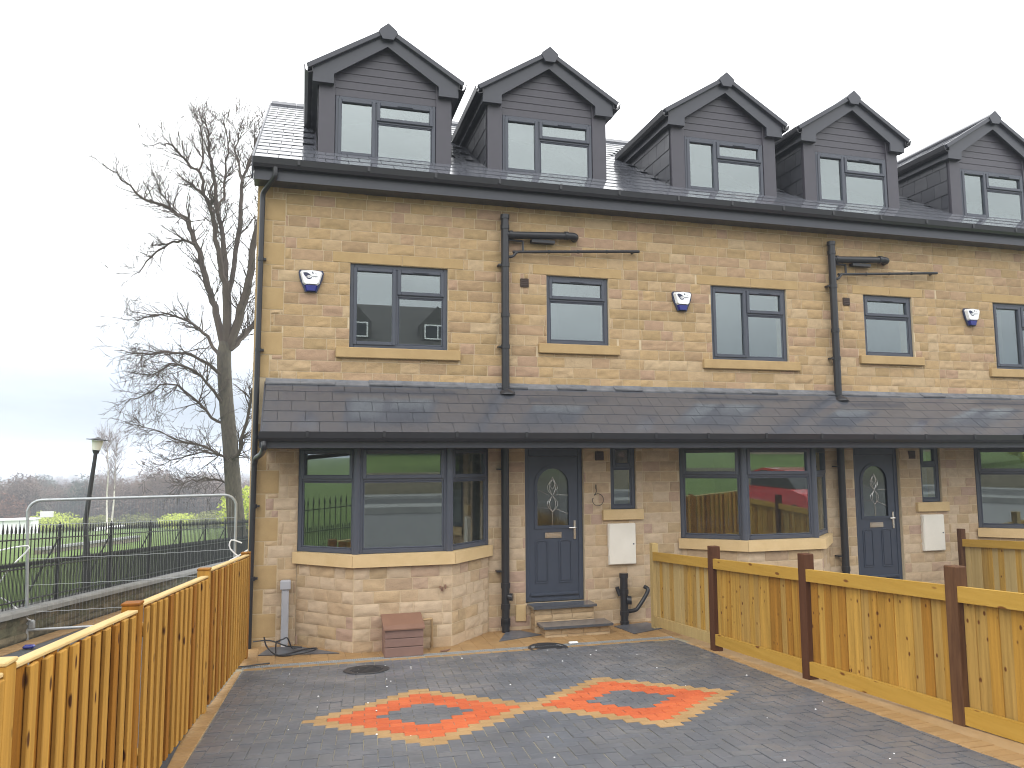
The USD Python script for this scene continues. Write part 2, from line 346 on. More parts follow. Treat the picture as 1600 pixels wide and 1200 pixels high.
put_pavers('paving_block', groups['grey'], pav_grey)
put_pavers('tan_block', groups['tan'], pav_tan)
put_pavers('orange_block', groups['orange'], pav_orange)
# tan edge courses either side and along the drain
edge = []
def edge_strip(p0, p1, q0, q1, step=.1):
    p0, p1, q0, q1 = map(np.array, (p0, p1, q0, q1)); n = int(np.linalg.norm(p1 - p0) / step)
    for k in range(n):
        a, b = (k + .03) / n, (k + .97) / n
        poly = Polygon([p0 + (p1 - p0) * a, p0 + (p1 - p0) * b, q0 + (q1 - q0) * b, q0 + (q1 - q0) * a])
        edge.append((poly, poly.centroid.x, poly.centroid.y))
edge_strip((.035, -1.17), (-.20, -7.3), (-.02, -1.17), (-.44, -7.3))
edge_strip((5.325, -1.6), (4.935, -6.0), (5.40, -1.6), (5.15, -6.0)); edge_strip((4.935, -6.0), (4.84, -7.3), (5.15, -6.0), (5.06, -7.3))
edge_strip((.05, -1.16), (5.33, -1.16), (.05, -1.065), (5.33, -1.065), .2)
put_pavers('edging_block', edge, pav_tan)
mb = MB()
for k in range(3): pass
yb2 = np.concatenate([np.linspace(-7.3, -1.1, 9), [-.975]])
fillm = MB()
for a, b in zip(yb2[:-1], yb2[1:]):
    fillm.add([(4.8 if b < -3 else 5.05, a, float(gz(a)) - .005), (5.585, a, float(gz(a)) - .005), (5.585, b, float(gz(b)) - .005), (4.8 if b < -3 else 5.05, b, float(gz(b)) - .005)], [(0, 1, 2), (0, 2, 3)])
obj('fence_foot_strip', fillm, slab_mat, None, kind='structure')
# apron between drain and house
apron = obj('apron', MB().box(-.15, -.975, -.2, 5.6, .05, -.004), slab_mat, None, kind='structure')
ax = -.02
while ax < 5.5:
    wv = .2
    for yy0, yy1 in ((-.968, -.772), (-.768, -.57), (-.566, -.37), (-.366, -.17), (-.166, .01)):
        obj('tan_block', MB().cbox(ax + .003, yy0, -.05, min(ax + wv, 5.53) - .003, yy1, .002 + rng.uniform(-.001, .001), .004), pav_tan[rng.randrange(2)], apron)
    ax += wv
for pts in ([(3.12, -.62), (3.75, -.42), (3.55, -.10), (3.38, -.05)], [(.18, -.5), (1.12, -.66), (.62, -.15), (.3, -.12)], [(4.95, -.72), (5.5, -.5), (5.42, -.1), (4.88, -.2)]):
    obj('slate_corner_piece', MB().prism_xy(pts, .003, .012), pav_grey[2], apron)
# rear part of drive and road behind the camera (seen in the windows)
back = MB()
for a, b in zip(np.linspace(-12.6, -7.3, 6)[:-1], np.linspace(-12.6, -7.3, 6)[1:]):
    back.add([(-3, a, float(gz(a)) - .01), (20, a, float(gz(a)) - .01), (20, b, float(gz(b)) - .01), (-3, b, float(gz(b)) - .01)], [(0, 1, 2), (0, 2, 3)])
nd = MB()
for k in (1, 2):
    for a, b in ((-7.3, -4.), (-4., -1.1), (-1.1, 0.02)):
        x0, x1 = 5.58 + (k - 1) * W, 5.58 + k * W - .2
        nd.add([(x0, a, float(gz(a)) - .01), (x1, a, float(gz(a)) - .01), (x1, b, float(gz(b)) - .01), (x0, b, float(gz(b)) - .01)], [(0, 1, 2), (0, 2, 3)])
brickpave = usdkit.material(stage, L + 'neighbour_paving', {'g': ('geometry', {}), 'b': ('brick_texture', {'color1': (.08, .083, .09), 'color2': (.10, .10, .105), 'mortar': (.12, .11, .09), 'scale': 1., 'brick_width': .2, 'row_height': .1, 'mortar_size': .004}), 'p': ('principled_bsdf', {'roughness': .5})}, [('g.position', 'b.vector'), ('b.color', 'p.base_color')], surface='p.BSDF')
obj('upper_driveway', back, brickpave, None, kind='structure'); obj('neighbour_driveway', nd, brickpave, None, kind='structure')
rd = MB(); rd.add([(-60, -19, .98), (80, -19, .98), (80, -14.4, .98), (-60, -14.4, .98)], [(0, 1, 2), (0, 2, 3)]); obj('road', rd, tarmac, None, kind='structure')
pv = MB(); pv.box(-60, -14.4, .7, 80, -12.6, 1.05); pv.box(-60, -21, .7, 80, -19, 1.08); obj('pavement', pv, coping_mat, None, kind='structure')
# side path left of the fence
sp = MB(); ysp = np.linspace(-9, 12, 16)
for a, b in zip(ysp[:-1], ysp[1:]):
    za, zb = -.06 * a, -.06 * b
    sp.add([(xw(a) + .02, a, za - .004), (max(-.2, xw(a) + .5), a, za - .004), (max(-.2, xw(b) + .5), b, zb - .004), (xw(b) + .02, b, zb - .004)], [(0, 1, 2), (0, 2, 3)])
side = obj('side_path', sp, tarmac, None, kind='structure')
for k in range(48):
    a = -3 + k * .21; b = a + .2
    o = np.array([(xw(a) + .05, a), (xw(a) + .34, a), (xw(b) + .34, b), (xw(b) + .05, b)])
    v = np.vstack([np.c_[o, -.06 * o[:, 1] - .05], np.c_[o, -.06 * o[:, 1] + .004]])
    obj('edging_block', (v, [(4, 5, 6), (4, 6, 7), (0, 1, 5), (0, 5, 4), (1, 2, 6), (1, 6, 5), (2, 3, 7), (2, 7, 6), (3, 0, 4), (3, 4, 7)]), pav_tan[k % 2], side)

# ------------------------------------------------------------------ house pieces
def frameT(o, u, n):
    """local (along, out, up) -> world"""
    o, u, n = np.array(o, float), np.array(u, float), np.array(n, float)
    def T(v): return o + v[:, :1] * u + v[:, 1:2] * n + v[:, 2:3] * np.array([0, 0, 1.])
    return T
nrng = np.random.RandomState(3)
def stone_mesh(w, h, smooth, seed, T, g=.005):
    """one stone of the wall: local u 0..w, z 0..h, face bulging outwards"""
    nx, nz = max(3, int(w / .034)), max(3, int(h / .026))
    us, zs_ = np.linspace(g, w - g, nx + 1), np.linspace(g, h - g, nz + 1)
    U, Z = np.meshgrid(us, zs_)
    d = np.minimum(np.minimum(U - g, w - g - U), np.minimum(Z - g, h - g - Z))
    e = np.clip(d / .012, 0, 1)
    off = seed * 3.71
    n1 = meshkit.fbm(np.stack([U * 7 + off, Z * 11 + off, 0 * U], -1), 3, seed % 97)
    if smooth: out = .001 + e * .004 + (n1 - .5) * .002
    else:
        ridge = meshkit.noise(np.stack([U * 6 + off, Z * 16 + off * .7, 0 * U + off], -1))
        out = .001 + e * (.010 + .010 * (n1 - .5) - .010 * (ridge > .63) + .004 * (ridge < .3))
    v = np.stack([U, out, Z], -1).reshape(-1, 3)
    idx = np.arange((nz + 1) * (nx + 1)).reshape(nz + 1, nx + 1)
    q = np.stack([idx[:-1, :-1], idx[:-1, 1:], idx[1:, 1:], idx[1:, :-1]], -1).reshape(-1, 4)
    f = np.vstack([q[:, [0, 1, 2]], q[:, [0, 2, 3]]])
    ring = np.concatenate([idx[0, :-1], idx[:-1, -1], idx[-1, :0:-1], idx[:0:-1, 0]])
    bk = v[ring].copy(); bk[:, 1] = -.02; m = len(ring); base = len(v)
    sk = []
    for k in range(m):
        k2 = (k + 1) % m
        sk += [(ring[k], base + k, base + k2), (ring[k], base + k2, ring[k2])]
    v = np.vstack([v, bk])
    # (u, n, z) is left-handed when n points out of the wall: flip
    return T(v), np.vstack([f, sk])
def sub_rects(r, obs):
    rs = [r]
    for o in obs:
        nrs = []
        for a in rs:
            x0, z0, x1, z1 = a
            if o[0] >= x1 or o[2] <= x0 or o[1] >= z1 or o[3] <= z0: nrs.append(a); continue
            if o[0] > x0: nrs.append((x0, z0, o[0], z1))
            if o[2] < x1: nrs.append((o[2], z0, x1, z1))
            m0, m1 = max(x0, o[0]), min(x1, o[2])
            if o[1] > z0: nrs.append((m0, z0, m1, o[1]))
            if o[3] < z1: nrs.append((m0, o[3], m1, z1))
        rs = nrs
    return [a for a in rs if a[2] - a[0] > .03 and a[3] - a[1] > .03]
def courses(u0, u1, z0, z1, obs, rr, h=.15, zref=4.99, lo=.24, hi=.42):
    out = []; k = math.floor((z0 - zref) / h)
    while zref + k * h < z1:
        a, b = max(z0, zref + k * h), min(z1, zref + (k + 1) * h); k += 1
        if b - a < .03: continue
        u = u0 - rr.uniform(0, .2)
        while u < u1:
            w = rr.choice([rr.uniform(lo, hi), rr.uniform(lo, hi), rr.uniform(.16, .26)])
            e = u + w
            if u1 - e < .09: e = u1
            out += sub_rects((max(u, u0), a, min(e, u1), b), obs); u = e
    return out
WEIGHT_UP = [5, 3, 2.5, 4, 5, 2.2, 2, 2]
WEIGHT_LO = [5, 6, 1.8, 2, 3, 1.2, 5, .4]

def window(parent, u0, z0, u1, z1, T, panes, name='window', fw_=.06, depth=.07, front=-.05, sill=False, handle=None):
    """panes: list of (u0,z0,u1,z1, opening?) in fractions; local out = +y"""
    mb = MB(T)
    fr = front
    b = lambda a, c, d, e, o0=fr - depth, o1=fr: mb.cbox(a, o0, c, d, o1, e, .006)
    b(u0, z0, u0 + fw_, z1); b(u1 - fw_, z0, u1, z1); b(u0 + fw_, z1 - fw_, u1 - fw_, z1); b(u0 + fw_, z0, u1 - fw_, z0 + fw_)
    iu0, iu1, iz0, iz1 = u0 + fw_, u1 - fw_, z0 + fw_, z1 - fw_
    f = lambda t, a, c: a + t * (c - a)
    R = [(f(p[0], iu0, iu1), f(p[1], iz0, iz1), f(p[2], iu0, iu1), f(p[3], iz0, iz1), p[4]) for p in panes]
    # mullions / transoms between neighbouring panes
    hb = .022
    for i, a in enumerate(R):
        if a[2] < iu1 - .01 : b(a[2] - hb, a[1] if a[1] <= iz0 + .01 else a[1] - hb, a[2] + hb, a[3] if a[3] >= iz1 - .01 else a[3] + hb, fr - depth, fr - .004)
    for i, a in enumerate(R):
        if a[3] < iz1 - .01:
            x0 = a[0] + (hb if a[0] > iu0 + .01 else 0); x1 = a[2] - (hb if a[2] < iu1 - .01 else 0)
            b(x0, a[3] - hb, x1, a[3] + hb, fr - depth, fr - .007)
    fp = obj(name, mb, frame_mat, parent)
    for a in R:
        x0 = a[0] + (hb if a[0] > iu0 + .01 else 0); x1 = a[2] - (hb if a[2] < iu1 - .01 else 0)
        y0 = a[1] + (hb if a[1] > iz0 + .01 else 0); y1 = a[3] - (hb if a[3] < iz1 - .01 else 0)
        w = .05 if a[4] else .02; pr = .016 if a[4] else -.012
        s = MB(T)
        ov = .012 if a[4] else 0
        x0 -= ov; x1 += ov; y0 -= ov; y1 += ov
        for q in ((x0, y0, x0 + w, y1), (x1 - w, y0, x1, y1), (x0 + w, y1 - w, x1 - w, y1), (x0 + w, y0, x1 - w, y0 + w)):
            s.cbox(q[0], fr - .05, q[1], q[2], fr + pr, q[3], .007)
        if a[4] == 'vent':
            s.cbox((x0 + x1) / 2 - .11, fr + pr, y1 - w * .75, (x0 + x1) / 2 + .11, fr + pr + .012, y1 - w * .75 + .018, .004)
        if parent_depth(fp): sp_ = parent
        else: sp_ = fp
        obj('sash', s, frame_mat, sp_)
        pn = MB(T); pn.box(x0 + w - .004, fr - .030, y0 + w - .004, x1 - w + .004, fr - .024, y1 - w + .004)
        obj('pane', pn, glass_mat, sp_)
    return fp
def parent_depth(p): return len(str(p.GetPath()).split('/')) > 4          # already a sub-part: hang sashes on the same parent

rp = math.atan(.632); RC, RS = math.cos(rp), math.sin(rp)
EAVE_Y, EAVE_Z, RIDGE_Y = -.33, 6.225, 4.0
def roof_z(y): return EAVE_Z + (y - EAVE_Y) * .632
DORM = [(1.705, 0), (4.143, 1)]

def slate(w, l, c, ux, dn, nn, rr, th=.005, tail=0):
    """thin slate: centre of lower edge c, across ux, up-slope dn, normal nn, with a little lift and twist"""
    a = rr.uniform(-.004, .004); b = (th + .001) / l + rr.uniform(-.004, .004)
    n2 = nn + a * ux + b * dn; n2 /= np.linalg.norm(n2)
    d2 = dn - n2 * (dn @ n2); d2 /= np.linalg.norm(d2); u2 = np.cross(d2, n2)
    vv = _bv * np.array([w / 2, l / 2, th / 2]); p = c + d2 * l / 2 + n2 * (th / 2 + th + .003)
    return np.array(p) + vv[:, :1] * u2 + vv[:, 1:2] * d2 + vv[:, 2:3] * n2, _bf

HOUSE_LABELS = ['end terraced house of buff stone, at the open left end of the row', 'middle terraced house of buff stone behind the right-hand brown-posted fence', 'buff stone terraced house cut off by the right edge of the photo']
houses = []
def build_house(i):
    X = i * W; rr = random.Random(100 + i)
    H = thing('terraced_house', HOUSE_LABELS[i], 'house', 'houses of the stone terrace')
    houses.append(H)
    TF = frameT((X, 0, 0), (1, 0, 0), (0, -1, 0))
    winA, winB = (1.215, 3.83, 2.557, 4.99), (4.007, 3.978, 4.97, 4.99)
    door, nar, bay = (3.66, .34, 4.535, 2.55), (4.95, 1.602, 5.35, 2.55), (.60, -.2, 3.13, 2.55)
    # --- wall slab with openings
    P = sbox(0, -.3, W, 6.2)
    for o in (winA, winB, door, nar, bay): P = P.difference(sbox(*o))
    m = MB(); m.prism_xz(P, .003, .30); m.v[-1][:, 0] += X
    wall = obj('wall', m, mortar, H)
    sills = {'A': (1.04, 3.69, 2.73, 3.83), 'B': (3.87, 3.84, 5.12, 3.978), 'N': (4.81, 1.452, 5.44, 1.602)}
    lint = [(.98, 4.99, 2.78, 5.14), (3.80, 4.99, 5.19, 5.14)]
    obs = [winA, winB, door, nar, bay] + list(sills.values()) + lint
    obs_sq = [(3.61, 4.79, 3.735, 4.915)]
    rects = []
    if i == 0:
        z = -.2; k = 0
        while z < 6.2:
            w = .36 if k % 2 else .2
            if not (2.5 < z < 3.2): rects.append((0.0, z, w, min(z + .3, 6.2), 'q'))
            obs.append((-.1, z, w, z + .3)); z += .3; k += 1
    for r in courses(0, W, -.15, 2.56, obs, rr): rects.append((*r, 'lo'))
    for r in courses(0, W, 3.24, 6.12, obs + obs_sq, rr): rects.append((*r, 'up'))
    ent = []
    for r in rects:
        seed = rr.randrange(9999)
        if r[4] == 'q': mesh = stone_mesh(r[2] - r[0], r[3] - r[1], True, seed, frameT((X + r[0], 0, r[1]), (1, 0, 0), (0, -1, 0))); mt = smooth_stone
        else:
            mesh = stone_mesh(r[2] - r[0], r[3] - r[1], rr.random() < .33, seed, frameT((X + r[0], 0, r[1]), (1, 0, 0), (0, -1, 0)))
            mt = (stone_mats if r[4] == 'up' else stone_lo)[rr.choices(range(8), WEIGHT_UP if r[4] == 'up' else WEIGHT_LO)[0]]
        dist = math.hypot(X + r[0] - EYE[0], EYE[1])
        ent.append((-(r[2] - r[0]) * (r[3] - r[1]) / dist ** 2, mesh, mt))
    # --- bay base: three canted facets
    C = [np.array([X + .60, 0.]), np.array([X + 1.275, -.68]), np.array([X + 2.495, -.68]), np.array([X + 3.13, 0.])]
    core = MB(); ins = [np.array([X + .64, .05]), np.array([X + 1.285, -.664]), np.array([X + 2.485, -.664]), np.array([X + 3.09, .05])]
    bw = MB(); pl = [(X + .59, .3), (X + .603, .002), (X + 1.2765, -.677), (X + 2.4935, -.677), (X + 3.128, .002), (X + 3.14, .3)]
    bw.prism_xy(pl, -.2, 1.01)
    bwall = obj('bay_wall', bw, mortar, H)
    for k in range(3):
        a, b = C[k], C[k + 1]; ln = np.linalg.norm(b - a); u = (b - a) / ln; n = np.array([u[1], -u[0]])
        Tk = lambda o, u=u, n=n: frameT((*o, 0), (*u, 0), (*n, 0))
        for r in courses(.002, ln - .002, -.12, 1.015, [], rr, h=.148, zref=1.015):
            o = a + u * r[0]
            mesh = stone_mesh(r[2] - r[0], r[3] - r[1], rr.random() < .25, rr.randrange(9999), frameT((*o, r[1]), (*u, 0), (*n, 0)))
            ent.append((-(r[2] - r[0]) * (r[3] - r[1]) / 100, mesh, stone_lo[rr.choices(range(8), WEIGHT_LO)[0]]))
    ent.sort(key=lambda t: t[0]); rest = {}
    for k, (_, mesh, mt) in enumerate(ent):
        if k < 300: obj('stone', mesh, mt, wall, 40)
        else: rest.setdefault(str(mt.GetPath()), (mt, MB()))[1].add(*mesh)
    for mt, mb in rest.values(): obj('stone_field', mb, mt, wall, 40, kind='stuff')
    # dressed stone
    for k, s in sills.items(): obj('sill', MB(TF).cbox(s[0], -.10, s[1], s[2], .055, s[3], .008), smooth_stone if k != 'N' else sill_stone, H)
    for s in lint:
        mid = s[0] + (s[2] - s[0]) * .52
        for a, b in ((s[0], mid), (mid, s[2])): obj('lintel', MB(TF).cbox(a + .003, -.10, s[1] + .003, b - .003, .006, s[3] - .003, .006), smooth_stone, H)
    # bay sill
    def offs(d, y0=.0):
        n1 = C[1] - C[0]; n1 = np.array([n1[1], -n1[0]]) / np.linalg.norm(n1); n3 = C[3] - C[2]; n3 = np.array([n3[1], -n3[0]]) / np.linalg.norm(n3)
        def x_at(p, n, y): return p[0] + (d - n[1] * (y - p[1])) / n[0]
        yc = C[1][1] - d
        return [(x_at(C[0], n1, y0), y0), (x_at(C[0], n1, yc), yc), (x_at(C[2], n3, yc), yc), (x_at(C[2], n3, y0), y0)]
    A_, B_ = offs(.065, -.03), offs(-.30, -.03)
    for k in range(3):
        poly = [A_[k], A_[k + 1], B_[k + 1], B_[k]]
        obj('bay_sill', MB().prism_xy(Polygon(poly).buffer(-.002, join_style=2), 1.018, 1.162), sill_stone, H)
    # bay window facets
    F_ = [np.array([X + .602, .0]), np.array([X + 1.305, -.59]), np.array([X + 2.475, -.59]), np.array([X + 3.128, .0])]
    for k in range(3):
        a, b = F_[k], F_[k + 1]; ln = np.linalg.norm(b - a); u = (b - a) / ln; n = np.array([u[1], -u[0]])
        window(H, .02 if k else .0, 1.164, ln - (.02 if k < 2 else 0), 2.50, frameT((*a, 0), (*u, 0), (*n, 0)), [(0, 0, 1, .70, 0), (0, .70, 1, 1, 'open')], 'bay_window', front=0., fw_=.055)
    for p, q_ in ((F_[1], 0), (F_[2], 1)):
        obj('corner_post', MB().tube([(p[0], p[1] + .012, 1.164), (p[0], p[1] + .012, 2.5)], .05, 10), frame_mat, H, 40)
    # first-floor windows
    TW = TF
    window(H, *winA, TF, [(0, 0, .47, 1, 'open'), (.47, 0, 1, .66, 0), (.47, .66, 1, 1, 'vent')], front=-.035)
    window(H, *winB, TF, [(0, 0, 1, .67, 0), (0, .67, 1, 1, 'vent')], front=-.035)
    window(H, *nar, TF, [(0, 0, 1, .655, 0), (0, .655, 1, 1, 'open')], front=-.04, fw_=.055)
    # --- red chalk marks on the bay of the end house
    if i == 0:
        rm_ = MB()
        for (mx, mz, hh) in ((2.34, .735, .03), (2.37, .715, .045), (2.405, .74, .05), (2.36, .70, .02)): rm_.box(X + mx - .008, -.722, mz - hh / 2, X + mx + .008, -.690, mz + hh / 2)
        obj('red_mark', rm_, brown_box2, H)
    # --- door
    fr = MB(TF); d0, d1, e0, e1 = 3.665, 4.53, .352, 2.53
    for q_ in ((d0, e0, d0 + .065, e1), (d1 - .065, e0, d1, e1), (d0 + .065, e1 - .16, d1 - .065, e1), (d0 + .065, e0, d1 - .065, e0 + .05)):
        fr.cbox(q_[0], -.15, q_[1], q_[2], -.05, q_[3], .006)
    dr = obj('door', fr, door_mat, H)
    l0, l1, lz0, lz1 = d0 + .067, d1 - .067, e0 + .052, e1 - .162
    gl0, gl1, gz0 = 3.835, 4.345, 1.372; gc, gr = (gl0 + gl1) / 2, (gl1 - gl0) / 2; gtop = 2.215 - gr
    def archp(d): return [(gl0 - d, gz0 - d), (gl1 + d, gz0 - d)] + arc((gc, gtop), gr + d, 0, math.pi, 17)
    leaf = Polygon([(l0, lz0), (l1, lz0), (l1, lz1), (l0, lz1)]).difference(Polygon(archp(0)))
    m = MB().prism_xz(leaf, .066, .110); m.v[-1][:, 0] += X; obj('leaf', m, door_mat, dr)
    m = MB().prism_xz(Polygon(archp(.022)).difference(Polygon(archp(-.022))), .052, .066); m.v[-1][:, 0] += X; obj('glazing_bead', m, door_mat, dr)
    m = MB().prism_xz(Polygon(archp(.01)), .082, .088); m.v[-1][:, 0] += X; obj('pane', m, frost_mat, dr)
    # raised lower panels
    for pc in (3.915, 4.265):
        pw = .095
        arch = [(pc - pw, .60), (pc + pw, .60), (pc + pw, 1.16)] + [(pc + pw * math.cos(t), 1.16 + .035 * math.sin(t)) for t in np.linspace(.2, math.pi - .2, 7)] + [(pc - pw, 1.16)]
        po = Polygon(arch); m = MB()
        m.prism_xz(po.difference(po.buffer(-.014)), .054, .066); m.prism_xz(po.buffer(-.03), .056, .066); m.v[0][:, 0] += X; m.v[1][:, 0] += X
        obj('raised_panel', m, door_mat, dr)
    obj('weather_bar', MB(TF).cbox(l0 + .01, -.066, e0 + .075, l1 - .01, -.035, e0 + .115, .01), door_mat, dr)
    # leaded motif
    mt = MB(TF); zc = 1.80
    for s in (-1, 1):
        for amp, ph in ((.075, 0), (.045, .6)):
            t = np.linspace(0, 1, 22); pts = np.stack([gc + s * amp * np.sin(t * 2 * np.pi + ph * 0) * (1 if amp > .05 else -1), np.full(22, -.078), zc - .22 + t * .46], 1)
            mt.tube(pts, .0042, 5)
        mt.tube(smoothpath([(gc, -.078, zc + .27), (gc + s * .04, -.078, zc + .19), (gc + s * .02, -.078, zc + .13), (gc, -.078, zc + .1)], 4), .0055, 5)
        mt.tube([(gc + s * .06, -.078, zc + .02), (gc + s * (gr - .005), -.078, zc + (.11 if s < 0 else .015))], .004, 5)
        mt.tube([(gc + s * .04, -.078, zc - .17), (gc + s * (gr - .005), -.078, zc + (-.14 if s < 0 else -.26))], .004, 5)
    mt.tube([(gc, -.078, gz0), (gc, -.078, zc - .2)], .004, 5)
    obj('leaded_motif', mt, chrome, dr)
    hm = MB(TF); hm.cbox(4.395, -.066, 1.19, 4.43, -.052, 1.46, .006); hm.tube([(4.412, -.055, 1.36), (4.412, -.015, 1.36), (4.40, -.01, 1.36), (4.31, -.01, 1.358)], .011, 8); hm.tube([(4.412, -.06, 1.25), (4.412, -.045, 1.25)], .014, 8)
    obj('handle', hm, chrome, dr)
    lp = MB(TF); lp.cbox(3.965, -.067, 1.215, 4.215, -.054, 1.298, .008); lp.cbox(3.985, -.054, 1.232, 4.195, -.048, 1.281, .004); obj('letter_plate', lp, chrome, dr)
    # reveal-side vents
    for (vx, vz, w) in ((3.672, 4.852, .062), (4.78, 2.37, .065)):
        v = MB(TF); v.cbox(vx - w, -.02, vz - w, vx + w, .022, vz + w, .006)
        for k in range(4): v.cbox(vx - w + .012, .022, vz - w + .018 + k * .028, vx + w - .012, .030, vz - w + .030 + k * .028, .003)
        obj('vent_grille', v, brown_vent, H)
    # --- canopy roof
    cy0, cz0, cy1, cz1 = -.92, 2.648, -.02, 3.345
    xl = X + (.17 if i == 0 else 0); xr_ = X + W
    dn = np.array([0, cy1 - cy0, cz1 - cz0]); sl = np.linalg.norm(dn); dn /= sl; nn = np.array([0, -dn[2], dn[1]]); ux = np.array([1., 0, 0])
    cr = MB(); cr.prism_yz([(cy0, cz0 - .03), (cy1 + .03, cz1 - .0), (cy1 + .03, cz1 - .06), (cy0, cz0 - .075)], xl, xr_)
    canopy = obj('canopy_roof', cr, fascia_mat, H)
    rows = 5; ex = sl / rows
    for r_ in range(rows):
        x = xl - (.165 if r_ % 2 else 0)
        while x < xr_ - .01:
            a, b = max(x, xl) + .0025, min(x + .33, xr_) - .0025; x += .33
            if b - a < .03: continue
            c = np.array([(a + b) / 2, cy0, cz0]) + dn * (r_ * ex - .01) + nn * .004
            obj('slate', slate(b - a, ex * 1.16, c, ux, dn, nn, rr), slate_mats[rr.choices((0, 1, 2), (3, 3, 2))[0]], canopy)
    fl = MB(); prof = [(.0, cz1 + .045), (-.012, cz1 + .045), (-.02, cz1 + .02), (-.095, cz1 - .024), (-.09, cz1 - .042), (.0, cz1 - .01)]
    n = 12
    for k in range(n):
        a = xl - .01 + (xr_ - xl + .01) * k / n; b = xl - .01 + (xr_ - xl + .01) * (k + 1) / n
        w_ = rr.uniform(-.012, .012)
        fl.prism_yz([(p[0] - .011, p[1] + (w_ if j in (3, 4) else w_ * .3)) for j, p in enumerate(prof)], a + .001, b - .001)
    obj('lead_flashing', fl, lead_mat, H)
    obj('canopy_fascia', MB().box(xl - .0, cy0 - .0, 2.47, xr_, cy0 + .022, 2.60), fascia_mat, H)
    obj('canopy_soffit', MB().box(xl, cy0 + .023, 2.475, xr_, .012, 2.487), fascia_mat, H)
    gp = [(cy0 - .002, 2.645), (cy0 - .002, 2.555), (cy0 - .05, 2.548), (cy0 - .095, 2.575), (cy0 - .108, 2.645), (cy0 - .116, 2.65), (cy0 - .116, 2.635), (cy0 - .10, 2.568), (cy0 - .05, 2.538), (cy0 + .0, 2.545)]
    gut = [(cy0 - .004, 2.66), (cy0 - .004, 2.55), (cy0 - .075, 2.55), (cy0 - .10, 2.585), (cy0 - .112, 2.66), (cy0 - .104, 2.66), (cy0 - .092, 2.59), (cy0 - .07, 2.558), (cy0 - .012, 2.558), (cy0 - .012, 2.66)]
    g = MB(); g.prism_yz(gut, xl - .03 if i == 0 else xl, xr_)
    for xx_ in np.arange(xl + .5, xr_, .9): g.box(xx_, cy0 - .117, 2.60, xx_ + .035, cy0 - .10, 2.668)
    obj('canopy_gutter', g, black_pvc, H)
    if i == 0: obj('canopy_verge', MB().prism_yz([(cy0 - .02, cz0 - .06), (cy1, cz1 + .0), (cy1, cz1 - .13), (cy0 - .02, 2.47)], xl - .022, xl - .002), fascia_mat, H)
    # --- main eaves
    xe = X - (.04 if i == 0 else 0)
    obj('eaves_fascia', MB().box(xe, -.262, 5.955, X + W, -.24, 6.17), fascia_mat, H)
    obj('eaves_soffit', MB().box(xe, -.2395, 5.955, X + W, .012, 5.968), fascia_mat, H)
    g = MB(); y0 = -.263
    g.prism_yz([(y0, 6.215), (y0, 6.10), (y0 - .075, 6.10), (y0 - .10, 6.14), (y0 - .112, 6.215), (y0 - .104, 6.215), (y0 - .092, 6.145), (y0 - .07, 6.108), (y0 - .01, 6.108), (y0 - .01, 6.215)], xe - .01, X + W)
    for xx_ in np.arange(X + .5, X + W, .9): g.box(xx_, y0 - .117, 6.15, xx_ + .035, y0 - .10, 6.222)
    obj('eaves_gutter', g, black_pvc, H)
    # --- main roof
    m = MB(); m.prism_yz([(EAVE_Y + .06, roof_z(EAVE_Y + .06) - .012), (RIDGE_Y, roof_z(RIDGE_Y) - .012), (8.3, EAVE_Z), (8.3, EAVE_Z - .15), (RIDGE_Y, roof_z(RIDGE_Y) - .2), (EAVE_Y + .06, EAVE_Z - .1)], xe + .02, X + W)
    roof = obj('main_roof', m, fascia_mat, H)
    dn = np.array([0, RC, RS]); nn = np.array([0, -RS, RC]); nrow = 20; sl = (RIDGE_Y - EAVE_Y) / RC; ex = sl / nrow; cnt = 0; rest = MB()
    for r_ in range(nrow):
        y = EAVE_Y + r_ * ex * RC; x = xe - (.15 if r_ % 2 else 0)
        while x < X + W - .01:
            a, b = max(x, xe) + .004, min(x + .30, X + W) - .004; x += .30
            if b - a < .03: continue
            mx = (a + b) / 2
            hid = any(abs(mx - (X + dc)) < 1.05 - .88 * max(0, (y - 2.2) / 1.25) and .42 < y < 3.2 for dc, _ in DORM)
            if hid: continue
            c = np.array([mx, y, EAVE_Z + (y - EAVE_Y) * .632]) - dn * .01
            sl_ = slate(b - a, ex * 1.14, c, ux, dn, nn, rr, .006)
            cnt += 1
            if cnt <= 300: obj('slate', sl_, slate_mats[rr.choices((0, 1, 2), (3, 3, 2))[0]], roof)
            else: rest.add(*sl_)
    if rest.n: obj('slate_field', rest, slate_mats[1], roof, kind='stuff')
    rm = MB(); x = xe
    while x < X + W - .05:
        b = min(x + .45, X + W); z = roof_z(RIDGE_Y)
        rm.prism_yz([(RIDGE_Y - .15, z - .085), (RIDGE_Y, z + .035), (RIDGE_Y + .15, z - .085), (RIDGE_Y + .15, z - .055), (RIDGE_Y, z + .065), (RIDGE_Y - .15, z - .055)], x + .002, b - .002); x = b
    obj('ridge_tiles', rm, fascia_mat, roof)
    if i == 0:
        v = MB(); v.prism_yz([(EAVE_Y, EAVE_Z + .012), (RIDGE_Y, roof_z(RIDGE_Y) + .012), (RIDGE_Y, roof_z(RIDGE_Y) - .16), (EAVE_Y + .07, EAVE_Z - .17), (EAVE_Y + .07, 5.955), (EAVE_Y, 6.1)], xe - .03, xe - .004)
        obj('verge_board', v, fascia_mat, H)
        # chimney-side gable wall return
        obj('gable_wall', MB().prism_yz([(.302, -1.0), (8, -1.0), (8, 6.1), (RIDGE_Y, 8.7), (.302, 6.3)], .02, .3), mortar, H)
    # --- dormers
    for dc, di in DORM: dormer(H, X + dc, rr, i == 0)
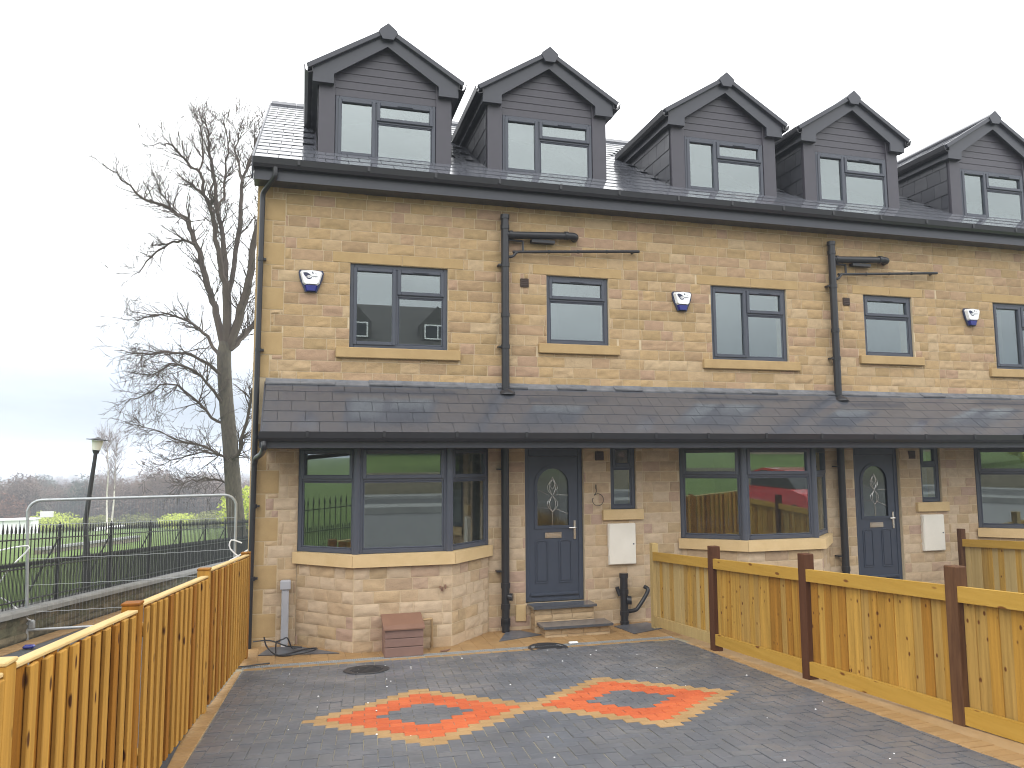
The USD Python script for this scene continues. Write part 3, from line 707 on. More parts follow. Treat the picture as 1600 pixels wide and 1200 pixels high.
    # --- rooms
    ro = MB(); ro.box(X + .02, 3.6, -.1, X + W - .02, 3.7, 6.1); ro.box(X + .302, .302, -.1, X + .35, 3.59, 6.0); ro.box(X + W - .06, .302, -.1, X + W - .02, 3.59, 6.0); ro.box(X + 3.25, .302, .4, X + 3.33, 3.59, 2.56)
    obj('inner_wall', ro, room_mat, H)
    fm = MB(); fm.box(X + .02, .302, .20, X + W - .02, 3.6, .36); fm.box(X + .02, .302, 2.58, X + W - .02, 3.6, 2.72); fm.box(X + .02, .302, 5.72, X + W - .02, 3.6, 5.86); fm.prism_xy([(X + .66, .30), (X + 1.30, -.60), (X + 2.47, -.60), (X + 3.07, .30)], 1.02, 1.15)
    obj('floor', fm, floor_mat, H)
    cl = MB(); cl.prism_xy([(X + .62, .29), (X + 1.28, -.58), (X + 2.49, -.58), (X + 3.11, .29)], 2.502, 2.56); obj('bay_ceiling', cl, room_mat, H)
    # --- pipes
    sx = X + 3.36
    p = MB(); p.tube([(sx, -.10, 3.30), (sx, -.10, 5.78)], .056, 14)
    for z in (3.90, 4.35 + .0, 5.07, 5.62): p.tube([(sx, -.10, z - .03), (sx, -.10, z + .03)], .064, 14)
    p.tube([(sx, -.10, 5.74), (sx, -.10, 5.80)], .066, 14)
    for z in (3.90, 5.07): p.box(sx - .10, -.115, z - .012, sx - .05, -.02, z + .012)
    p.lathe([(.0, 0), (.13, 0), (.12, .02), (.075, .06), (.0, .09)], (sx, -.14, 3.22), 14)
    obj('soil_pipe', p, black_pvc, H, 40)
    p = MB(); zb = 5.51
    p.tube([(sx + .03, -.10, zb), (sx + 1.0, -.10, zb + .055)], .053, 14); p.tube(smoothpath([(sx + .98, -.10, zb + .054), (sx + 1.05, -.095, zb + .05), (sx + 1.075, -.05, zb + .045), (sx + 1.08, .03, zb + .045)]), .055, 14)
    for t in (.06, .9): p.tube([(sx + t, -.10, zb + .003 + t * .055), (sx + t + .05, -.10, zb + .006 + t * .055)], .062, 14)
    p.box(sx + .4, -.10, zb - .075, sx + .75, -.015, zb - .03)
    obj('branch_pipe', p, black_pvc, H, 40)
    p = MB(); p.tube(smoothpath([(sx + .03, -.09, 5.20), (sx + .11, -.09, 5.205), (sx + .18, -.085, 5.27), (sx + .27, -.08, 5.285), (sx + 1.95, -.08, 5.405), (sx + 1.99, -.07, 5.405), (sx + 2.0, .02, 5.405)]), .021, 10)
    p.tube([(sx + .27, -.08, 5.28), (sx + .27, -.08, 5.44), (sx + .06, -.08, 5.445)], .02, 8)
    for t in (.65, 1.1, 1.55): p.tube([(sx + t, -.08, 5.285 + (t - .27) * .0714 - .0), (sx + t + .03, -.08, 5.287 + (t - .27) * .0714)], .027, 8)
    obj('waste_pipe', p, black_pvc, H, 40)
    p = MB(); lx = X + 3.345; p.tube([(lx, -.10, -.04), (lx, -.10, 2.48)], .055, 14)
    for z in (.12, .34, .62, .15): p.tube([(lx, -.10, z - .035), (lx, -.10, z + .035)], .064, 14)
    p.tube([(lx + .03, -.13, .47), (lx + .085, -.16, .47)], .05, 12); p.box(lx - .12, -.115, .80, lx - .05, -.01, .82); p.box(lx - .10, -.115, 2.18, lx - .05, -.01, 2.2)
    obj('lower_soil_pipe', p, black_pvc, H, 40)
    if i == 0:
        p = MB(); p.tube(smoothpath([(.225, -.318, 6.11), (.225, -.318, 6.02), (.205, -.29, 5.975), (.09, -.11, 5.86), (.066, -.075, 5.80), (.065, -.07, 5.70)], 5), .034, 10)
        p.tube([(.065, -.07, 5.72), (.045, -.07, .0)], .034, 12)
        for z in (4.95, 3.75, 2.62, 1.75, .85): p.tube([(.062, -.07, z - .025), (.062, -.07, z + .025)], .041, 10); p.box(.085, -.085, z - .012, .13, -.01, z + .012)
        p.tube(smoothpath([(.20, cy0 - .05, 2.54), (.20, cy0 - .04, 2.46), (.15, -.5, 2.40), (.08, -.15, 2.36), (.055, -.08, 2.28)], 5), .034, 10)
        obj('downpipe', p, black_pvc, H, 40)
        obj('cover_plate', MB(TF).cbox(3.51, -.02, .115, 3.655, .03, .335, .006), sill_stone, H)
    return H

def dormer(H, cx, rr, first):
    fy = .29            # front wall plane
    hw = .945; ez, az, ho = 7.80, 8.475, 1.10
    sl_ = (az - ez) / ho
    def rz(x): return az - abs(x) * sl_
    wl, wr_, wb, wt = -.715, .715, 6.57, 7.475
    # front wall: boards above, posts at the sides
    core = Polygon([(-hw, 6.45), (hw, 6.45), (hw, 7.70), (0, 7.70 + hw * sl_ ), (-hw, 7.70)]).difference(sbox(wl, wb, wr_, wt))
    m = MB().prism_xz(core, fy + .02, fy + .12); m.v[-1][:, 0] += cx
    D = obj('dormer', m, dormer_mat, H)
    z = wt + .002; gable = Polygon([(-hw + .2, 7.0), (hw - .2, 7.0), (hw - .2, 7.80), (0, 8.36), (-hw + .2, 7.80)])
    while z < 8.36:
        b = gable.intersection(sbox(-2, z, 2, z + .112))
        if not b.is_empty and b.area > .004 and b.geom_type == 'Polygon':
            x0, x1 = b.bounds[0], b.bounds[2]
            mm = MB().prism_xz(b, fy + .004, fy + .02); mm.v[-1][:, 0] += cx
            mm.v[-1][:, 1] -= np.where(mm.v[-1][:, 2] < z + .01, .007, 0) * (mm.v[-1][:, 1] < fy + .01)
            obj('cladding_board', mm, dormer_mat, D)
        z += .116
    TF = frameT((cx, fy, 0), (1, 0, 0), (0, -1, 0))
    for s in (-1, 1):
        a, b = (s * hw, s * (hw - .225)) if s > 0 else (s * hw, s * (hw - .225))
        obj('corner_board', MB(TF).cbox(min(a, b), -.02, 6.44, max(a, b), .024, 7.79, .004), dormer_mat, D)
    window(D, wl + .002, wb, wr_ - .002, wt - .002, TF, [(0, 0, .39, 1, 'open'), (.39, 0, 1, .66, 0), (.39, .66, 1, 1, 'vent')], 'window_frame', front=.012, fw_=.05)
    obj('window_sill', MB(TF).cbox(wl - .02, -.02, wb - .055, wr_ + .02, .06, wb - .003, .008), dormer_mat, D)
    # barge board with box ends
    t = .20
    pts = [(-1.035, ez - .005), (0, ez + 1.035 * sl_ - .005), (1.035, ez - .005), (1.035, 7.60), (.745, 7.60), (.745, 7.74), (0, 8.245), (-.745, 7.74), (-.745, 7.60), (-1.035, 7.60)]
    m = MB().prism_xz(pts, .185, .215); m.v[-1][:, 0] += cx; obj('barge_board', m, fascia_mat, D)
    for s in (-1, 1):
        obj('box_end', MB(frameT((cx, 0, 0), (1, 0, 0), (0, 1, 0))).box(*( (s * 1.035, .2155, 7.60, s * .745, fy + .018, 7.61) if s > 0 else (s * 1.035, .2155, 7.60, s * .745, fy + .018, 7.61))), fascia_mat, D)
    # roof planes
    yb = lambda z: EAVE_Y + (z - EAVE_Z) / .632
    ye, yr = yb(ez), yb(az)
    rf = MB()
    for s in (-1, 1):
        top = [(cx, .17, az), (cx + s * ho, .17, ez), (cx + s * ho, ye + .15, ez), (cx, yr + .15, az)]
        v = np.array(top + [(p[0], p[1], p[2] - .05) for p in top]); f = [(0, 1, 2), (0, 2, 3), (4, 6, 5), (4, 7, 6), (0, 4, 5), (0, 5, 1), (1, 5, 6), (1, 6, 2), (2, 6, 7), (2, 7, 3)]
        rf.add(v, f if s > 0 else [t_[::-1] for t_ in f])
    obj('roof', rf, fascia_mat, D)
    sm = MB()
    for s in (-1, 1):
        slope = np.array([-s * ho, 0, az - ez]); sl = np.linalg.norm(slope); dn = slope / sl; nn = np.array([s * (az - ez), 0, ho]) / sl; ux = np.cross(dn, nn)
        for r_ in range(5):
            base = np.array([cx + s * ho, 0, ez]) + dn * r_ * sl / 5; ylim = yb(base[2]) + .1
            y = .16 - (.15 if r_ % 2 else 0)
            while y < ylim:
                a, b = max(y, .16), min(y + .3, ylim); y += .3
                if b - a < .04: continue
                sm.add(*slate(b - a - .003, sl / 5 * 1.12, np.array([base[0], (a + b) / 2, base[2]]) + nn * .002, ux, dn, nn, rr, .008))
    obj('roof_slates', sm, slate_mats[1], D, kind='stuff')
    # dry verge trims on the front edge
    vt = MB()
    for s in (-1, 1):
        a, b = np.array([cx + s * (ho + .015), .165, ez + .012]), np.array([cx + s * .06, .165, az - .06 * sl_ + .025])
        d = (b - a) / np.linalg.norm(b - a); n = np.array([-d[2], 0, d[0]]) * (1 if s < 0 else -1)
        vt.obox((a + b) / 2 - n * .02, d, (0, 1, 0), n, np.linalg.norm(b - a) / 2, .035, .035, .006)
    obj('verge_trim', vt, fascia_mat, D)
    # ridge with end cap
    rm = MB(); rm.prism_xz([(-.13, az - .05), (0, az + .045), (.13, az - .05), (.13, az - .02), (0, az + .075), (-.13, az - .02)], .15, yr + .1); rm.v[-1][:, 0] += cx
    obj('ridge', rm, fascia_mat, D)
    cap = MB().prism_xz([(-.125, az - .015), (-.135, az - .045), (-.075, az - .15), (.075, az - .15), (.135, az - .045), (.125, az - .015), (0, az + .09)], .115, .15); cap.v[-1][:, 0] += cx
    obj('ridge_end_cap', cap, fascia_mat, D)
    # cheeks clad with large slates
    for s in (-1, 1):
        x = cx + s * hw
        ck = MB(); tri = Polygon([(fy + .1, roof_z(fy + .1) - .1), (yb(7.78) + .1, 7.78), (fy + .1, 7.78)])
        ck.prism_yz(tri, min(x, x - s * .05), max(x, x - s * .05)); obj('cheek', ck, dormer_mat, D)
        z = 6.5; r_ = 0
        while z < 7.78:
            y = fy + .03 - (.15 if r_ % 2 else 0)
            while y < 2.4:
                cell = Polygon([(fy + .03, roof_z(fy + .03)), (yb(7.76), 7.76), (fy + .03, 7.76)]).intersection(sbox(y + .003, z, y + .297, z + .31)); y += .3
                if cell.is_empty or cell.area < .003 or cell.geom_type != 'Polygon': continue
                mm = MB(); x0 = x + s * .003; mm.prism_yz(cell, min(x0, x0 + s * .006), max(x0, x0 + s * .006))
                mm.v[-1][:, 0] += s * np.where(mm.v[-1][:, 2] < z + .15, .010, .0) + s * rr.uniform(0, .002)
                obj('cheek_slate', mm, cheek_mats[rr.randrange(2)], D)
            z += .25; r_ += 1
        # eaves gutter and soffit along the side
        xo = cx + s * ho
        g = MB(); yl = yb(7.72)
        prof = [(-.02, 7.80), (-.02, 7.72), (.04, 7.70), (.085, 7.73), (.10, 7.81), (.09, 7.81), (.075, 7.738), (.04, 7.712), (-.01, 7.73), (-.01, 7.80)]
        g.prism_xz([(s * p[0], p[1]) for p in prof], .15, yl); g.v[-1][:, 0] += cx + s * 1.055; obj('gutter', g, black_pvc, D)
        fb = MB().box(cx + s * 1.035, .2155, 7.612, cx + s * 1.013, yb(7.65), 7.78); obj('fascia', fb, fascia_mat, D)
        sf = MB().box(cx + s * 1.012, fy + .02, 7.615, cx + s * hw, yb(7.65), 7.625); obj('soffit', sf, fascia_mat, D)

for i in range(3): build_house(i)

# ------------------------------------------------------------------ things fixed on or standing by the houses
AL = ['white and blue alarm box high on the end house, near the left downpipe', 'white and blue alarm box on the middle house, left of its first-floor window', 'white and blue alarm box near the right edge of the photo']
for i in range(3):
    t = thing('alarm_box', AL[i], 'alarm box', 'alarm boxes on the terrace')
    cx, zt = i * W + .705, 4.845
    T = frameT((cx, 0, zt), (1, 0, 0), (0, -1, 0))
    back_ = Polygon([(-.145, 0), (.145, 0), (.16, -.03), (.145, -.12), (.075, -.29), (-.075, -.29), (-.145, -.12), (-.16, -.03)])
    def loc(poly, y0, y1, fn=None):
        m = MB().prism_xz(poly, -y1, -y0); m.v[-1] += [cx, 0, zt]; return m
    obj('back_plate', loc(back_.buffer(.004), .012, .035), navy, t)
    front = Polygon([(-.13, -.012), (0, .002), (.13, -.012), (.145, -.04), (.105, -.185), (.075, -.205), (-.075, -.205), (-.105, -.185), (-.145, -.04)])
    m = loc(front, .035, .085); vv = m.v[-1]; k = (-vv[:, 1] > .08); ctr = np.array([cx, 0, zt - .09]); vv[k, 0] = ctr[0] + (vv[k, 0] - ctr[0]) * .88; vv[k, 2] = ctr[2] + (vv[k, 2] - ctr[2]) * .9
    obj('cover', m, white_pl, t)
    m = loc(Polygon([(-.085, -.207), (.085, -.207), (.062, -.282), (-.062, -.282)]), .035, .075); vv = m.v[-1]; k = (-vv[:, 1] > .07); vv[k, 0] = cx + (vv[k, 0] - cx) * .82
    obj('strobe_lens', m, blue_pl, t)
    lg = MB()
    leaf_ = Polygon([(-.095, -.03)] + [(-.095 + .1 * a, -.03 - .0 + .012 * math.sin(a * 3.1) - .045 * a ** 2) for a in np.linspace(.1, 1, 8)] + [(.0, -.075)] + [(-.03 + .03 * math.cos(a), -.075 + .025 * math.sin(a)) for a in np.linspace(0, -math.pi * .75, 8)] + [(-.085, -.055)]).buffer(0)
    eye = Polygon([(-.068, -.068)] + arc((-.03, -.095), .040, 2.4, .6, 7) + arc((-.03, -.045), .040, -.6, -2.4, 7)).buffer(0)
    pl_ = leaf_.difference(eye)
    for p_ in getattr(pl_, 'geoms', [pl_]):
        if p_.geom_type == 'Polygon': lg.add(*(lambda m_: (m_.v[-1], m_.f[-1]))(loc(p_, .0855, .0865)))
    for c_, r_ in (((.008, -.028), .012), ((.042, -.038), .006)):
        lg.add(*(lambda m_: (m_.v[-1], m_.f[-1]))(loc(Polygon([(c_[0] - r_ * .8, c_[1] + r_ * 1.3), (c_[0] + r_ * .6, c_[1] + r_ * .2), (c_[0] + r_ * .8, c_[1] - r_), (c_[0] - r_ * .4, c_[1] - r_ * .6)]), .0855, .0865)))
    tm = meshkit.text_mesh('spark', .017, .001); v_ = np.asarray(tm.vertices); lg.add(np.stack([cx + .003 + v_[:, 0] * .95, -.0855 - v_[:, 2], zt - .074 + v_[:, 1]], 1), tm.faces)
    tm = meshkit.text_mesh('eco', .015, .001); v_ = np.asarray(tm.vertices); lg.add(np.stack([cx - .058 + v_[:, 0], -.0855 - v_[:, 2], zt - .074 + v_[:, 1]], 1), tm.faces)
    for v_ in lg.v: v_[:, 0] = cx + (v_[:, 0] - cx + .008) * 1.2; v_[:, 2] = zt - .085 + (v_[:, 2] - zt + .062) * 1.2
    obj('logo', lg, navy, t)
ML = ['cream meter cabinet on the wall right of the first front door', 'cream meter cabinet right of the second front door, behind the fence', 'cream meter cabinet of the house at the right edge']
for i in range(2):
    t = thing('meter_cabinet', ML[i], 'meter cabinet', 'cream electricity meter cabinets')
    T = frameT((i * W, 0, 0), (1, 0, 0), (0, -1, 0))
    obj('case', MB(T).cbox(4.885, -.01, .822, 5.305, .045, 1.402, .008), cream_box, t)
    obj('lid', MB(T).cbox(4.892, .046, .829, 5.298, .062, 1.395, .010), cream_box, t)
    obj('lock', MB(T).tube([(5.262, .060, 1.11), (5.262, .066, 1.11)], .011, 8), navy, t)
    obj('hinge', MB(T).tube([(4.886, .05, .95), (4.886, .05, 1.28)], .006, 6), cream_box, t)
# gas meter box on the apron before the bay
t = thing('gas_meter_box', 'brown plastic gas meter box on the ground against the bay', 'meter box')
b = MB(); b.prism_yz([(-.70, -.02), (-1.0, -.02), (-1.02, .33), (-.70, .42)], 1.625, 2.075); obj('body', b, brown_box, t)
b = MB(); b.prism_yz([(-.70, .42), (-.70, .445), (-1.0, .365), (-1.055, .33), (-1.055, .315), (-1.02, .335)], 1.605, 2.095); obj('lid', b, brown_box2, t)
for z in (.0, .115, .215): obj('front_panel', MB().cbox(1.62, -1.035, z + .003, 2.08, -1.0, z + (.112 if z == 0 else .097 if z < .2 else .108), .005), brown_box, t)
p = MB(); p.tube(smoothpath([(2.07, -.78, .36), (2.20, -.76, .365), (2.225, -.76, .34), (2.225, -.76, .06), (2.21, -.76, .0)], 5), .016, 8); p.tube([(2.225, -.76, .05), (2.225, -.76, .09)], .024, 8)
obj('gas_pipe', p, copper, t, 40)
# conduit with cable
t = thing('service_conduit', 'pale grey service duct standing on the wall left of the bay', 'conduit')
p = MB(); p.cbox(.425, -.11, .02, .515, -.022, .70, .012); obj('duct', p, grey_pl, t)
obj('entry_box', MB().cbox(.405, -.125, .70, .535, -.022, .815, .012), grey_pl, t)
obj('foot', MB().cbox(.43, -.105, -.0, .51, -.025, .02, .004), white_pl, t)
p = MB(); pts = [(.10, -.16, .10), (.3, -.2, .11), (.5, -.33, .06)] + [(.62 + .24 * math.cos(a), -.52 + .13 * math.sin(a), .03 + .02 * math.sin(a * 1.3) + (.13 if 1.9 < a < 3.2 else .0)) for a in np.linspace(1.3, 7.4, 26)] + [(.42, -.62, .025), (.28, -.50, .10), (.24, -.42, .20)]
p.tube(smoothpath(pts, 4), .009, 7); obj('cable', p, black_pvc, None, 40, 'loose coil of black cable lying at the foot of the wall', 'cable')
p = MB(); p.tube(smoothpath([(-.12, -1.0, .02), (.05, -1.02, .018), (.2, -.98, .02), (.33, -.96, .02)], 4), .008, 6); obj('cable', p, black_pvc, None, 40, 'short thin black cable end lying across the drain by the left fence', 'cable')
p = MB(); p.tube(smoothpath([(4.71, -.03, 1.93), (4.713, -.035, 1.86)] + [(4.735 + .085 * math.cos(a), -.035, 1.745 + .085 * math.sin(a) * 1.0) for a in np.linspace(2.3, -3.3, 18)] + [(4.67, -.035, 1.77)], 3), .0045, 6); p.tube([(4.71, -.03, 1.90), (4.71, -.03, 1.96)], .008, 6)
obj('doorbell_wire', p, black_pvc, None, 40, 'loop of bell wire hanging from the wall right of the first door', 'wire')
# soil stub with waste
t = thing('drain_stub', 'short black drain pipe with a bent waste pipe, below the cream cabinet', 'drain pipe')
p = MB(); p.tube([(5.073, -.12, -.04), (5.073, -.12, .70)], .055, 14)
for z in (.68, .46, .16, .02): p.tube([(5.073, -.12, z - .03), (5.073, -.12, z + .03)], .064, 14)
obj('pipe', p, black_pvc, t, 40)
p = MB(); p.tube([(5.10, -.15, .34), (5.16, -.17, .34)], .06, 12); obj('access_cap', p, black_pvc, t, 40)
p = MB(); p.tube([(5.02, -.1, .40), (4.98, -.08, .52)], .03, 8); obj('side_boss', p, black_pvc, t, 40)
p = MB(); p.tube(smoothpath([(5.12, -.12, .18), (5.22, -.12, .19), (5.28, -.12, .22), (5.42, -.11, .40), (5.45, -.10, .47), (5.42, -.05, .50)], 5), .028, 10); obj('waste_bend', p, black_pvc, t, 40)
# steps
SL = ['two stone entrance steps with dark slate treads below the first door', 'two stone entrance steps with dark slate treads below the second door']
for i in range(2):
    X = i * W; rr = random.Random(50 + i)
    t = thing('front_steps', SL[i], 'steps', 'entrance steps')
    for (x0, x1, y0, y1, z0, z1) in ((3.70, 4.55, -.30, -.03, .0, .318), (3.75, 4.66, -.60, -.302, -.05, .115)):
        obj('core', MB().box(X + x0 + .03, y0 + .03, z0, X + x1 - .03, y1, z1 - .002), mortar, t)
        z = z0
        nrow = max(1, round((z1 - z0) / .075)); hh = (z1 - z0) / nrow
        for k in range(nrow):
            x = x0
            while x < x1 - .01:
                w = rr.uniform(.18, .34); e = x + w if x1 - x - w > .1 else x1
                me = stone_mesh(e - x, hh, False, rr.randrange(999), frameT((X + x, y0 + .02, z0 + k * hh), (1, 0, 0), (0, -1, 0)), .003)
                obj('stone', me, stone_mats[rr.choice([1, 6, 0])], t, 40); x = e
            y = y0 + .02; e = y1
            me = stone_mesh(e - y, hh, False, rr.randrange(999), frameT((X + x0 + .02, e, z0 + k * hh), (0, -1, 0), (-1, 0, 0)), .003)
            obj('stone', me, stone_mats[rr.choice([1, 6, 0])], t, 40)
        # slate tread with a riven edge
        n = 9; ex = np.linspace(x0 - .03, x1 + .03, n)
        poly = [(X + a, y0 - .035 + rr.uniform(-.008, .008)) for a in ex] + [(X + x1 + .03, y1), (X + x0 - .03, y1)]
        obj('tread', MB().prism_xy(poly, z1, z1 + .032), slate_mats[2], t)
# linear drain
t = thing('channel_drain', 'thin steel grated channel drain between drive and house', 'drain')
obj('channel', MB().box(.03, -1.06, -.06, 5.36, -.98, -.006), galv, t)
g = MB()
for x in np.arange(.04, 5.35, .022): g.box(x, -1.054, -.006, x + .010, -.986, .005)
g.box(.03, -1.06, -.005, 5.36, -1.054, .006); g.box(.03, -.986, -.005, 5.36, -.98, .006)
obj('grating', g, galv, t)
# covers
for (cx, cy, lab) in ((1.36, -1.66, 'round dark drain cover in the paving before the bay'), (3.62, -1.10, 'half round dark drain cover in front of the steps')):
    c = MB(); c.lathe([(0, .0), (.21, .0), (.225, .006), (.245, .006), (.25, .0), (.25, -.03), (0, -.03)], (0, 0, 0), 28)
    for k in range(-3, 4): c.box(-.18 + abs(k) * .02, k * .05 - .01, .0, .18 - abs(k) * .02, k * .05 + .01, .005)
    sl_ = .077; v, f = c.arr(); v = v + np.array([cx, cy, float(gz(cy)) + .004]); v[:, 2] -= (v[:, 1] - cy) * (sl_ if cy < -1.2 else 0)
    obj('drain_cover', (v, f), iron_black, None, 30, lab, 'drain cover')
# scattered mortar crumbs
rr = random.Random(5); cr = MB()
for k in range(52):
    y = -rr.uniform(1.25, 6.2) if k < 45 else -rr.uniform(1.2, 2.4); x = rr.uniform(.1, 4.9 if y < -3 else 5.2) if k % 3 else rr.uniform(.1, 1.6)
    r_ = rr.uniform(.004, .010); s = trimesh.creation.icosphere(1, r_); v = np.asarray(s.vertices) * [1, .8, .6] + [x, y, float(gz(y)) + r_ * .3]; cr.add(v, s.faces)
obj('mortar_crumbs', cr, white_paint, None, kind='stuff', label='small pale crumbs of mortar scattered over the dark paving', cat='crumbs')
obj('plastic_scrap', MB().cbox(3.93, -1.02, .006, 4.05, -.97, .03, .01), white_pl, None, False, 'small white plastic scrap lying on the drain by the steps', 'scrap')
obj('dry_leaf', MB().prism_xy([(2.30, -.93), (2.36, -.90), (2.44, -.86), (2.40, -.92), (2.33, -.95)], .008, .018), brown_box2, None, False, 'small rusty brown leaf on the drain beside the gas box', 'leaf')

# ------------------------------------------------------------------ fences
def board(p, ux, n, w, h, th, rr, z0, taper=False):
    """upright board, p = centre at foot (x, y)"""
    mb = MB(); lean = rr.uniform(-.004, .004)
    vv = _cvert((w / 2, th / 2, h / 2), .003); vv[:, 2] += h / 2
    if taper: vv[:, 1] *= np.where(vv[:, 0] > 0, 1.0, .45)
    vv[:, 0] += lean * vv[:, 2]
    o = np.array([p[0], p[1], z0]); return (o + vv[:, :1] * np.array([*ux, 0]) + vv[:, 1:2] * np.array([*n, 0]) + vv[:, 2:3] * np.array([0, 0, 1.]), _cf)
# left fence: overlapping boards, from the house corner towards the camera
t = thing('garden_fence', 'orange timber fence with overlapping boards along the left of the drive', 'fence')
rr = random.Random(21)
q0, q1 = np.array([.045, -.45]), np.array([-.60, -8.9]); dv = (q1 - q0); Lf = np.linalg.norm(dv); dv /= Lf; nv = np.array([-dv[1], dv[0]])   # nv towards the drive
if nv[0] < 0: nv = -nv
posts = [.10, 2.62, 4.80, 6.58, 8.4]
s = .02; k = 0
def zf(sv): return float(-.06 * (q0[1] + dv[1] * sv))
while s < Lf:
    w = .118
    if any(abs(s + w / 2 - p) < .085 for p in posts): s += .05; continue
    p = q0 + dv * (s + w / 2) + nv * (.008 + (.021 if k % 2 else 0)); z0 = zf(s) + .015
    pan = next((j for j, pp in enumerate(posts) if s < pp), len(posts))
    top = [1.15, 1.155, 1.11, 1.085, 1.075, 1.075][pan] + zf(s)
    ux = dv; mi = rr.choices(range(4), (2, 6, .3, 1) if k % 2 else (4, .6, 2, 4))[0]; w = .078 if k % 2 else .108
    obj('board', board(p, ux, nv, w, top - z0 + rr.uniform(-.006, .004), .02 if k % 2 else .016, rr, z0), wood_orange[mi], t)
    s += .064 if k % 2 else .092; k += 1
for j, sp_ in enumerate(posts):
    p = q0 + dv * sp_ - nv * .025; z0 = zf(sp_) - .1; z1 = zf(sp_) + [1.185, 1.175, 1.13, 1.115, 1.11][j]
    m = MB(); A = (np.array([*dv, 0]), np.array([*nv, 0]), np.array([0, 0, 1.])); m.obox((p[0], p[1], (z0 + z1) / 2), *A, .05, .05, (z1 - z0) / 2, .006); pp_ = obj('post', m, wood_orange[j % 2] if j != 4 else wood_pale, t)
    m = MB(); m.obox((p[0], p[1], z1 + .008), *A, .053, .053, .008, .004); obj('post_cap', m, {3: wood_cap, 2: wood_orange[2]}.get(j, wood_orange[0]), t)
for j in range(len(posts)):
    a = posts[j] + .055; b = posts[j + 1] - .055 if j + 1 < len(posts) else Lf
    pa, pb = q0 + dv * a - nv * .02, q0 + dv * b - nv * .02
    h = [1.155, 1.11, 1.085, 1.075, 1.075][j]
    for nm, dz, hz, hn, mt in (('cap_rail', h + .010, .009, .030, wood_cap), ('rail', .95, .035, .022, wood_rail), ('rail', .18, .035, .022, wood_rail)):
        A = np.array([pa[0], pa[1], zf(a) + dz]); B = np.array([pb[0], pb[1], zf(b) + dz]); d = (B - A); ln = np.linalg.norm(d); d /= ln; n3 = np.array([*nv, 0.]); n3 -= d * (n3 @ d); u3 = np.cross(d, n3)
        m = MB(); m.obox((A + B) / 2 + (n3 * .012 if nm == 'cap_rail' else 0), d, n3, u3 if u3[2] > 0 else -u3, ln / 2, hn, hz, .004); obj(nm, m, mt, t)

def panel_fence(name, label, x, ypts, post_mats, seed, first_h=1.13):
    t = thing(name, label, 'fence', None); rr = random.Random(seed)
    zz_ = lambda y: float(-.06 * y)
    for j, y in enumerate(ypts):
        z0, z1 = zz_(y) - .1, zz_(y) + first_h + (0 if j == 0 else .025)
        sz = .045 if j == 0 else .055
        obj('post', MB().cbox(x - sz, y - sz, z0, x + sz, y + sz, z1, .006), post_mats[j], t)
    for j in range(len(ypts) - 1):
        ya, yb_ = ypts[j] - .057, ypts[j + 1] + .057
        za, zb_ = zz_(ya), zz_(yb_)
        for nm, lo, hi_ in (('top_rail', .895, 1.01), ('gravel_board', .02, .145)):
            v = np.array([(x - .048, ya, za + lo), (x - .012, ya, za + lo), (x - .048, yb_, zb_ + lo), (x - .012, yb_, zb_ + lo), (x - .048, ya, za + hi_), (x - .012, ya, za + hi_), (x - .048, yb_, zb_ + hi_), (x - .012, yb_, zb_ + hi_)])
            f = [(0, 4, 6), (0, 6, 2), (1, 3, 7), (1, 7, 5), (4, 5, 7), (4, 7, 6), (0, 2, 3), (0, 3, 1), (0, 1, 5), (0, 5, 4), (2, 6, 7), (2, 7, 3)]
            obj(nm, (v, f), wood_pale if j == 0 and nm == 'gravel_board' else wood_rail, t)
        n = int(round((ya - yb_) / .098)); w = (ya - yb_) / n
        for k in range(n):
            y = ya - (k + .5) * w; z0 = zz_(y) + .06
            mats = [wood_pale, wood_new[1], wood_new[3]] if j == 0 else wood_new
            mt = rr.choice(mats)
            obj('board', board((x + .004 + (.010 if k % 2 else 0), y), (0, 1), (-1, 0), w + (.010 if k % 2 else -.004), .90, .016, rr, z0), mt, t)
    return t
panel_fence('panel_fence', 'golden timber fence with brown posts along the right of the drive', 5.38, [-.47, -2.09, -3.83, -5.62, -7.42], [wood_pale, wood_post, wood_post, wood_post2, wood_post], 31)
panel_fence('panel_fence', 'pale timber fence in the right distance, behind the nearer brown-posted one', 10.83, [-.30, -2.1, -3.9, -5.7, -7.5], [wood_post2, wood_pale, wood_pale, wood_post, wood_post], 32, 1.17)

# ------------------------------------------------------------------ park wall, railings, temporary fence
RDIR = np.array([.1685, 1.0]); RDIR /= np.linalg.norm(RDIR)
def wz(y): return .365 - .0664 * (y - 1.17)          # top of coping
t = thing('park_wall', 'low dark stone wall with grey coping beside the side path', 'wall')
rr = random.Random(61); ND = np.array([RDIR[1], -RDIR[0]])      # towards the path
core = MB(); o3 = lambda y, off, z: (xw(y) + off, y, z)
ya, yb_ = -6.0, 15.5
core.add([o3(ya, -.32, wz(ya) - 1.0), o3(ya, -.02, wz(ya) - 1.0), o3(yb_, -.02, wz(yb_) - 1.0), o3(yb_, -.32, wz(yb_) - 1.0), o3(ya, -.32, wz(ya) - .09), o3(ya, -.02, wz(ya) - .09), o3(yb_, -.02, wz(yb_) - .09), o3(yb_, -.32, wz(yb_) - .09)],
         [(0, 4, 5), (0, 5, 1), (1, 5, 6), (1, 6, 2), (2, 6, 7), (2, 7, 3), (3, 7, 4), (3, 4, 0), (4, 7, 6), (4, 6, 5)])
obj('core', core, dark_stone[2], t)
